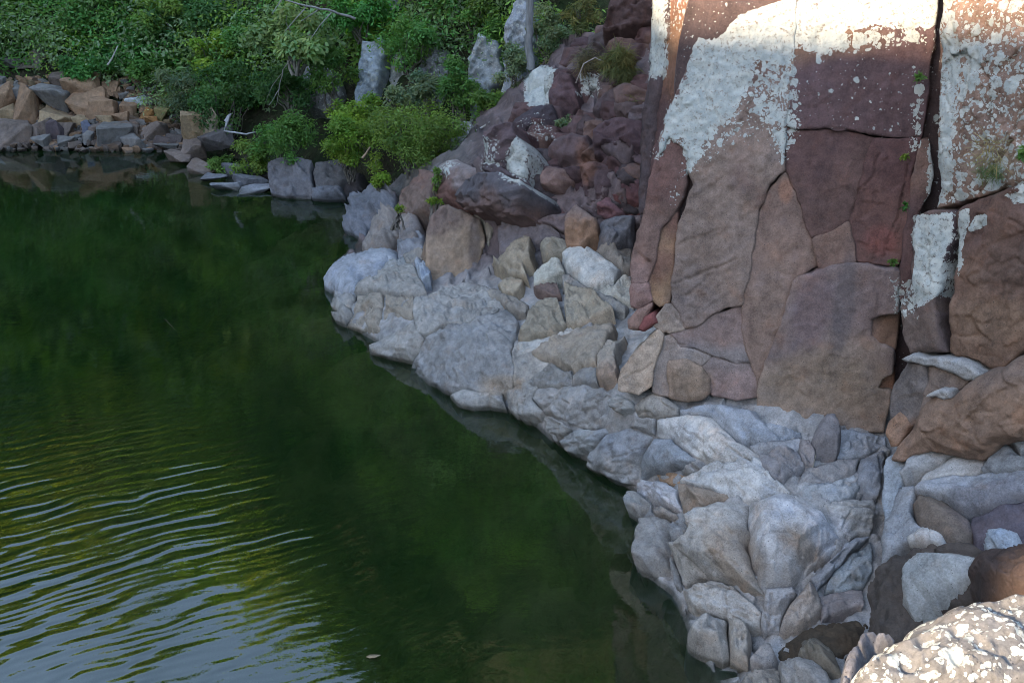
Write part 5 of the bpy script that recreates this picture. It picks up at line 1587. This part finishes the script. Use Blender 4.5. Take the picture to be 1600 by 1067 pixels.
branch('bare_stick', 'short pale stick leaning in the deep green bush above the rubble', 'stick', [(168, 102, 0), (175, 92, 0), (184, 72, 0)], 23.2, 0.022, 0.012, (0.5, 0.48, 0.44), 7)
branch('root', 'pale roots running down the grey rock toward the bright green bush', 'root', [(795, 178, 0), (765, 192, 0), (742, 206, 0), (730, 216, 0)], 16.6, 0.022, 0.012, (0.42, 0.40, 0.38), 8,
       [[(778, 186, 0), (760, 205, 0), (742, 212, 0)]])
branch('dead_branch', 'short bare tan stick poking from the bright green bush', 'stick', [(566, 247, 0), (572, 240, 0), (578, 230, 0)], 16.0, 0.02, 0.012, (0.42, 0.30, 0.20), 9)
branch('thin_vine', 'thin curved vine arching over the pale block on the purple slope', 'vine', [(900, 130, 0), (912, 100, 0), (930, 90, 0), (945, 98, 0)], 15.1, 0.010, 0.006, (0.40, 0.36, 0.32), 10)
branch('twig', 'straight thin twig floating far out on the dark water', 'twig', [(258, 499, 0), (270, 512, 0), (282, 523, 0)], float(at_z(270, 512, 0.0)[1]), 0.006, 0.004, (0.10, 0.075, 0.04), 11)
branch('dry_grass_stem', 'pale dry grass stem standing on the ledge before the rounded brown stone', 'grass', [(1270, 730, 0), (1273, 718, 0), (1275, 710, 0)], float(gp(1270, 730, bank)[1]) - 0.12, 0.003, 0.002, (0.5, 0.46, 0.38), 12)

# floating leaf
p0 = at_z(584, 1026, 0.008)
lv = np.array([(-0.055, 0, 0.004), (-0.03, 0.016, 0.010), (0.01, 0.022, 0.006), (0.05, 0.006, 0.016), (0.012, -0.014, 0.010), (-0.028, -0.012, 0.004),
               (-0.055, 0, -0.003), (-0.03, 0.016, 0.003), (0.01, 0.022, -0.001), (0.05, 0.006, 0.009), (0.012, -0.014, 0.003), (-0.028, -0.012, -0.003)])
lf = [(0, 5, 4, 1), (1, 4, 3, 2), (6, 7, 10, 11), (7, 8, 9, 10), (0, 1, 7, 6), (1, 2, 8, 7), (2, 3, 9, 8), (3, 4, 10, 9), (4, 5, 11, 10), (5, 0, 6, 11)]
fl = link('dead_leaf', mesh_np('dead_leaf', lv, np.array(lf)), BARK, None, p0)
fl.color = (0.36, 0.27, 0.17, 1)
tag(fl, 'single pale dead leaf floating on the rippled water', 'leaf')

# ------------------------------------------------------------------ rubble bank
import bmesh


def hull_rock(name, dims, rng, tint, npts=13, lich=0.05, cut=0.5, detail=True):
    """angular quarried block: a hull of points pushed towards a box, edges worn"""
    bm = bmesh.new()
    for k in range(npts):
        q = rng.uniform(-1, 1, 3)
        q = np.sign(q) * np.abs(q) ** cut
        bm.verts.new(Vector(q * np.asarray(dims) * 0.5))
    r = bmesh.ops.convex_hull(bm, input=bm.verts)
    bmesh.ops.delete(bm, geom=[g for g in r['geom_interior'] if isinstance(g, bmesh.types.BMVert)], context='VERTS')
    bmesh.ops.dissolve_limit(bm, angle_limit=R(14), verts=bm.verts, edges=bm.edges)
    bmesh.ops.bevel(bm, geom=list(bm.edges), offset=0.02 * min(dims) + 0.005, segments=1, affect='EDGES', profile=0.6)
    bmesh.ops.triangulate(bm, faces=bm.faces)
    for lim in ((0.45, 0.25, 0.14) if detail else ()):
        bmesh.ops.subdivide_edges(bm, edges=[e for e in bm.edges if e.calc_length() > lim], cuts=1)
        bmesh.ops.triangulate(bm, faces=bm.faces)
    V = np.array([v.co[:] for v in bm.verts])
    F = np.array([[v.index for v in f.verts] for f in bm.faces])
    bm.verts.index_update()
    F = np.array([[v.index for v in f.verts] for f in bm.faces])
    bm.free()
    off = rng.uniform(0, 50, 3)
    V = V + ((fbm(V + off, 3.0, 3, 4) * 0.03 + fbm(V + off, 9.0, 2, 14) * 0.014) * min(1, max(dims) * 1.6))[:, None] * V / np.maximum(np.linalg.norm(V, axis=1)[:, None], 1e-6)
    return mesh_np(name, V, F, rock_attrs(V + off, tint, lich, 0.14), smooth_shade=False)


RB_ = (0.26, 0.155, 0.095)
RP_ = (0.165, 0.122, 0.102)
RG_ = (0.165, 0.150, 0.140)
RT_ = (0.29, 0.20, 0.12)
rub = [  # centre px, centre py, width, height, colour, label
    (46, 178, 46, 66, RB_, 'biggest brown boulder of the rubble bank, a tall tilted slab with a lit edge'),
    (8, 165, 40, 46, RB_, 'brown boulder at the picture edge beside the tall tilted slab'),
    (20, 180, 24, 24, RT_, 'squat yellowish block tucked under the tall tilted slab'),
    (25, 144, 36, 16, RG_, 'flat grey boulder lying on top of the rubble beside the tilted slab'),
    (18, 158, 18, 14, RG_, 'small grey stone below the flat grey boulder'),
    (88, 158, 46, 34, RG_, 'grey brown boulder overhanging a dark hollow'),
    (131, 142, 46, 36, RB_, 'smooth reddish brown slab tilted under the deep green bush'),
    (146, 162, 44, 38, RB_, 'brown wedge shaped boulder below the reddish slab'),
    (106, 129, 32, 22, RP_, 'dark grey boulder at the top of the rubble below the bush'),
    (167, 170, 34, 26, RB_, 'reddish brown block to the right of the brown wedge'),
    (104, 185, 46, 18, RT_, 'flat olive tan slab under the overhanging grey brown boulder'),
    (133, 188, 20, 15, RT_, 'small tan stone in the middle of the rubble'),
    (170, 191, 22, 18, RT_, 'tan stone with a pale edge below the reddish block'),
    (196, 186, 22, 14, RB_, 'brown stone beside the orange earth'),
    (24, 214, 46, 38, RP_, 'large mauve grey boulder at the water edge in the corner'),
    (3, 224, 14, 20, (0.42, 0.41, 0.40), 'small whitish stone at the water edge in the corner'),
    (60, 205, 30, 26, RP_, 'mauve grey stone behind the large corner boulder'),
    (79, 205, 30, 34, RP_, 'upright mauve wedge with a dark side'),
    (72, 222, 24, 16, RG_, 'grey brown stone at the waterline below the mauve wedge'),
    (96, 207, 24, 34, (0.095, 0.07, 0.075), 'dark purplish stone behind the upright wedge'),
    (112, 203, 24, 22, RP_, 'mauve stone in the middle of the lower rubble'),
    (147, 199, 18, 18, (0.13, 0.135, 0.175), 'bluish grey cube shaped stone'),
    (113, 221, 22, 17, RG_, 'grey stone at the waterline left of the dark gap'),
    (129, 208, 24, 20, (0.09, 0.085, 0.08), 'dark grey stone below the bluish cube'),
    (147, 215, 20, 16, RG_, 'grey stone at the waterline below the bluish cube'),
    (162, 205, 24, 18, RP_, 'mauve stone right of the bluish cube'),
    (186, 213, 46, 28, RG_, 'broad grey boulder at the waterline, white flecked'),
    (205, 200, 28, 16, RP_, 'flat mauve stone above the broad grey boulder'),
    (220, 219, 36, 22, RG_, 'rounded grey brown boulder at the waterline'),
    (240, 209, 40, 30, RP_, 'smooth mauve boulder below the leafy gap'),
    (263, 222, 26, 14, (0.10, 0.075, 0.07), 'dark flat stone in the recess at the waterline'),
    (279, 217, 22, 14, (0.10, 0.08, 0.075), 'dark small stone right of the recess'),
    (266, 228, 30, 8, RG_, 'thin pale edged slab just above the water'),
    (235, 178, 18, 12, (0.34, 0.165, 0.06), 'orange earth coloured stone, upper of the pair'),
    (241, 187, 16, 10, (0.34, 0.17, 0.07), 'orange earth coloured stone, lower of the pair'),
    (262, 180, 18, 20, (0.25, 0.20, 0.09), 'mossy yellowish stone half hidden in leaves'),
    (299, 199, 30, 32, RT_, 'square tan block behind the grey twigs'),
    (325, 194, 26, 34, (0.31, 0.245, 0.175), 'light tan block beside the square tan block'),
    (298, 231, 34, 24, RP_, 'mauve block with a brown side at the waterline'),
    (335, 217, 46, 24, (0.12, 0.105, 0.105), 'dark grey flat boulder under the dark green bush'),
    (288, 245, 36, 14, RP_, 'low mauve rock shelf at the waterline'),
    (256, 197, 20, 12, RB_, 'brown stone under the mossy yellowish stone'),
    (205, 170, 24, 14, RB_, 'brown stone near the white fleck of the bank'),
    (218, 158, 22, 10, (0.40, 0.42, 0.44), 'whitish stone among leaves at the top of the rubble'),
    (245, 140, 30, 16, (0.33, 0.345, 0.36), 'pale lichen covered stone among the grey green leaves'),
    (268, 141, 20, 18, (0.35, 0.36, 0.37), 'pale lichen covered stone right of its twin'),
    (180, 135, 26, 12, RB_, 'brown stone half hidden under the deep green bush'),
    (8, 130, 22, 20, RG_, 'grey boulder high on the slope at the picture edge'),
    (60, 92, 40, 24, (0.20, 0.16, 0.14), 'tan boulder showing through the scrub above the rubble'),
    (78, 80, 22, 12, (0.28, 0.28, 0.29), 'pale stone on the scrub slope'),
    (28, 100, 26, 14, RG_, 'grey stone on the scrub slope at the corner'),
    (310, 262, 44, 16, RP_, 'flat mauve grey rock in the shallows'),
    (340, 278, 50, 16, (0.15, 0.15, 0.165), 'low dark grey rock with wet foot'),
    (352, 292, 44, 12, (0.22, 0.22, 0.235), 'pale flat rock at the waterline'),
    (395, 285, 50, 20, (0.14, 0.14, 0.155), 'dark grey ledge below the fresh green bush'),
    (400, 296, 50, 10, (0.24, 0.24, 0.26), 'pale flat shelf stone just above the water'),
    (375, 268, 40, 24, (0.13, 0.13, 0.145), 'dark grey stone under the fresh green bush'),
    (410, 272, 34, 18, (0.10, 0.085, 0.08), 'dark overhung rock beside the split blocks'),
]
for i, (px, py, w, h, c, lab) in enumerate(rub):
    rng = np.random.default_rng(500 + i)
    if px < 295:
        zc = np.interp(py, [60, 100, 130, 150, 180, 210, 228], [1.95, 1.45, 1.12, 0.90, 0.54, 0.22, 0.06])
        Y = at_z(px, py, zc)[1]
    else:
        zc = np.interp(py, [180, 215, 245, 265, 296], [0.95, 0.50, 0.16, 0.12, 0.05])
        Y = at_z(px, py, zc)[1]
    c3 = at_depth(px, py, Y)
    mpp = math.hypot(Y, 3) / F_PX
    dims = (w * mpp * 1.35, max(w, h) * mpp * (1.1 if px < 295 else 0.75), h * mpp * (1.42 if px < 295 else 1.7))
    me = hull_rock('boulder', dims, rng, c, npts=int(rng.integers(11, 18)), lich=0.05)
    o = link('boulder', me, ROCK, None, c3 - (np.array([0, 0.22, -0.04]) if px < 295 else np.array([0, -0.12, 0.05])))
    o.rotation_euler = (rng.normal(0, 0.08), rng.normal(0, 0.12), rng.uniform(-0.5, 0.5))
    tag(o, lab, 'boulder', 'rocks of the rubble bank')

# split dark blocks at the water
D3 = plane3((422, 312, 18.25), (545, 314, 17.95), (480, 250, 18.9))
for pts, c, lab, ou in [
        ([(422, 258), (440, 250), (470, 252), (488, 256), (490, 300), (486, 314), (440, 314), (424, 304)], (0.125, 0.12, 0.13), 'large square dark grey block rising from the water, wider of the split pair', 0.15),
        ([(491, 256), (520, 250), (540, 252), (546, 275), (526, 300), (494, 302)], (0.12, 0.105, 0.10), 'dark brown grey block rising from the water, narrower of the split pair', 0.1),
        ([(490, 302), (522, 299), (540, 302), (543, 318), (490, 318)], (0.135, 0.135, 0.15), 'low grey foot stone in the water under the split blocks', 0.25),
        ([(524, 302), (548, 262), (566, 270), (560, 310), (545, 318)], (0.05, 0.045, 0.05), 'rock coloured black for the shade between the split blocks and the jagged rock', -0.05)]:  # last block: near-black colour stands for the shadow in this gap
    block('boulder', pts, D3, label=lab, cat='boulder', col=(c,), out=ou, facet=0.1, chip=0.03, cell=0.35, thick=1.2, drop=0.1, step=2.6)

# small stones filling the gaps of the rubble: too many to count
rng = np.random.default_rng(77)
Vs, Fs, Ts, o_ = [], [], [], 0
base_me = [hull_rock('pebble', (1, 0.9, 0.75), np.random.default_rng(900 + k), RG_, npts=11, detail=False) for k in range(5)]
base = []
for me in base_me:
    v = np.empty(len(me.vertices) * 3, np.float32); me.vertices.foreach_get('co', v)
    f = np.array([p.vertices[:] for p in me.polygons])
    base.append((v.reshape(-1, 3), f))
for k in range(900):
    px = rng.uniform(-30, 300)
    py = rng.uniform(118, 236)
    zc = np.interp(py, [100, 130, 150, 180, 210, 236], [1.45, 1.12, 0.90, 0.54, 0.22, 0.0]) + 0.06
    q = at_z(px, py, zc) + [0, 0.20, -0.05]
    s = rng.uniform(0.10, 0.30)
    v, f = base[k % 5]
    a = rng.uniform(0, 6.28)
    rot = np.array([[math.cos(a), -math.sin(a), 0], [math.sin(a), math.cos(a), 0], [0, 0, 1]])
    Vs.append(v @ rot.T * s * rng.uniform(0.7, 1.3, 3) + q)
    Fs.append(f + o_)
    o_ += len(v)
    cc = ([RB_, RB_, RT_, BROWN, RG_] if py < 190 else [RP_, RG_, BROWN, RP_, RB_])[int(rng.integers(5))]
    Ts.append(np.repeat(np.asarray(cc)[None] * rng.uniform(0.6, 1.1), len(v), 0))
Vs, Fs, Ts = np.concatenate(Vs), np.concatenate(Fs), np.concatenate(Ts)
gr = link('rubble', mesh_np('rubble', Vs, Fs, {'tint': ('FLOAT_COLOR', Ts), 'lichen': ('FLOAT', np.zeros(len(Vs)))}, smooth_shade=False), ROCK)
tag(gr, 'loose broken stones filling the gaps between the brown boulders', kind='stuff')
for me in base_me:
    bpy.data.meshes.remove(me)
print('RUB', Vs.min(0), Vs.max(0), len(Fs))

# ------------------------------------------------------------------ forest on the hillside (one mass, its tops sunlit)
rng = np.random.default_rng(5)
cs, rs = [], []
while len(cs) < 1700:
    x = rng.uniform(-46, 22)
    y = rng.uniform(17, 52)
    sh = np.interp(x, [-60, -12, -7, -3.4, -2.0, 0.5, 4.0, 40], [24, 23.0, 22.2, 19.4, 18.4, 17.4, 16.6, 16.0])
    if y < sh + 3.6:
        continue
    z = float(hill_z(np.array([x]), np.array([y]))[0])
    t = min(1.0, (y - sh) / 9.0)
    r = rng.uniform(0.7, 1.0) + t * rng.uniform(0.3, 1.3)
    cs.append((x, y, z + r * 0.5 + t * rng.uniform(0, 4.2)))
    rs.append(r)
cs, rs = np.array(cs), np.array(rs)
NL = 330000
w = rs ** 2
pick = rng.choice(len(cs), NL, p=w / w.sum())
dr = rng.normal(0, 1, (NL, 3)); dr /= np.linalg.norm(dr, axis=1)[:, None]
P = cs[pick] + dr * (rs[pick] * rng.uniform(0.55, 1.1, NL))[:, None] * [1, 1, 0.85]
Lf = np.where(P[:, 1] < 26, 0.16, 0.42)
V, F = leaves(P, dr, Lf, Lf * 0.62, rng, 0.3)
west = (cs[:, 0] < -7.5 + rng.normal(0, 1.2, len(cs)))[:, None]  # eastern leaves coloured dark as if shaded, western ones yellow as if sunlit
sp = np.where(west, np.array([G_YEL, G_YEL, (0.30, 0.34, 0.07), G_GREY, (0.26, 0.31, 0.06)])[rng.integers(0, 5, len(cs))],
              np.array([(0.030, 0.075, 0.030), (0.042, 0.085, 0.030), (0.034, 0.066, 0.024)])[rng.integers(0, 3, len(cs))])
gt = sp[pick] * rng.uniform(0.7, 1.3, NL)[:, None]
forest = link('forest', mesh_np('forest', V, F, {'tint': ('FLOAT_COLOR', np.repeat(gt, 4, 0))}, smooth_shade=False), LEAF)
tag(forest, 'dense wooded slope rising behind the far shore', kind='stuff')
rng = np.random.default_rng(6)
cs, rs = [], []
while len(cs) < 1000:
    x = rng.uniform(-19, 1.5)
    sh = np.interp(x, [-60, -12, -7, -3.4, -2.0, 0.5, 4.0, 40], [24, 23.0, 22.2, 19.4, 18.4, 17.4, 16.6, 16.0])
    y = sh + (1.9 if x > -4.6 else 1.2 if x > -8.3 else 1.8) + 5.5 * rng.uniform() ** 1.4
    z = float(hill_z(np.array([x]), np.array([y]))[0])
    cs.append((x, y, z + 1.3 * rng.uniform() ** 2))
    rs.append(rng.uniform(0.35, 0.85))
cs, rs = np.array(cs), np.array(rs)
NL = 270000
w = rs ** 2
pick = rng.choice(len(cs), NL, p=w / w.sum())
dr = rng.normal(0, 1, (NL, 3)); dr /= np.linalg.norm(dr, axis=1)[:, None]
P = cs[pick] + dr * (rs[pick] * rng.uniform(0.5, 1.15, NL))[:, None] * [1, 1, 0.8]
us = rng.uniform(0.6, 1.5, len(cs))[pick]
V, F = leaves(P, dr, 0.115 * us, 0.045 * us, rng, 0.4)
gt = np.array([G_BRIGHT, G_MID, G_SAT, G_GREY, G_YEL, G_PALE])[rng.integers(0, 6, len(cs))][pick] * (rng.uniform(0.65, 1.75, len(cs))[pick] * rng.uniform(0.75, 1.3, NL))[:, None]
und = link('undergrowth', mesh_np('undergrowth', V, F, {'tint': ('FLOAT_COLOR', np.repeat(gt, 4, 0))}, smooth_shade=False), LEAF)
tag(und, 'tangled leafy undergrowth covering the foot of the far slope', kind='stuff')
print('TRIS', sum(len(o.data.polygons) for o in S.objects if o.type == 'MESH'))
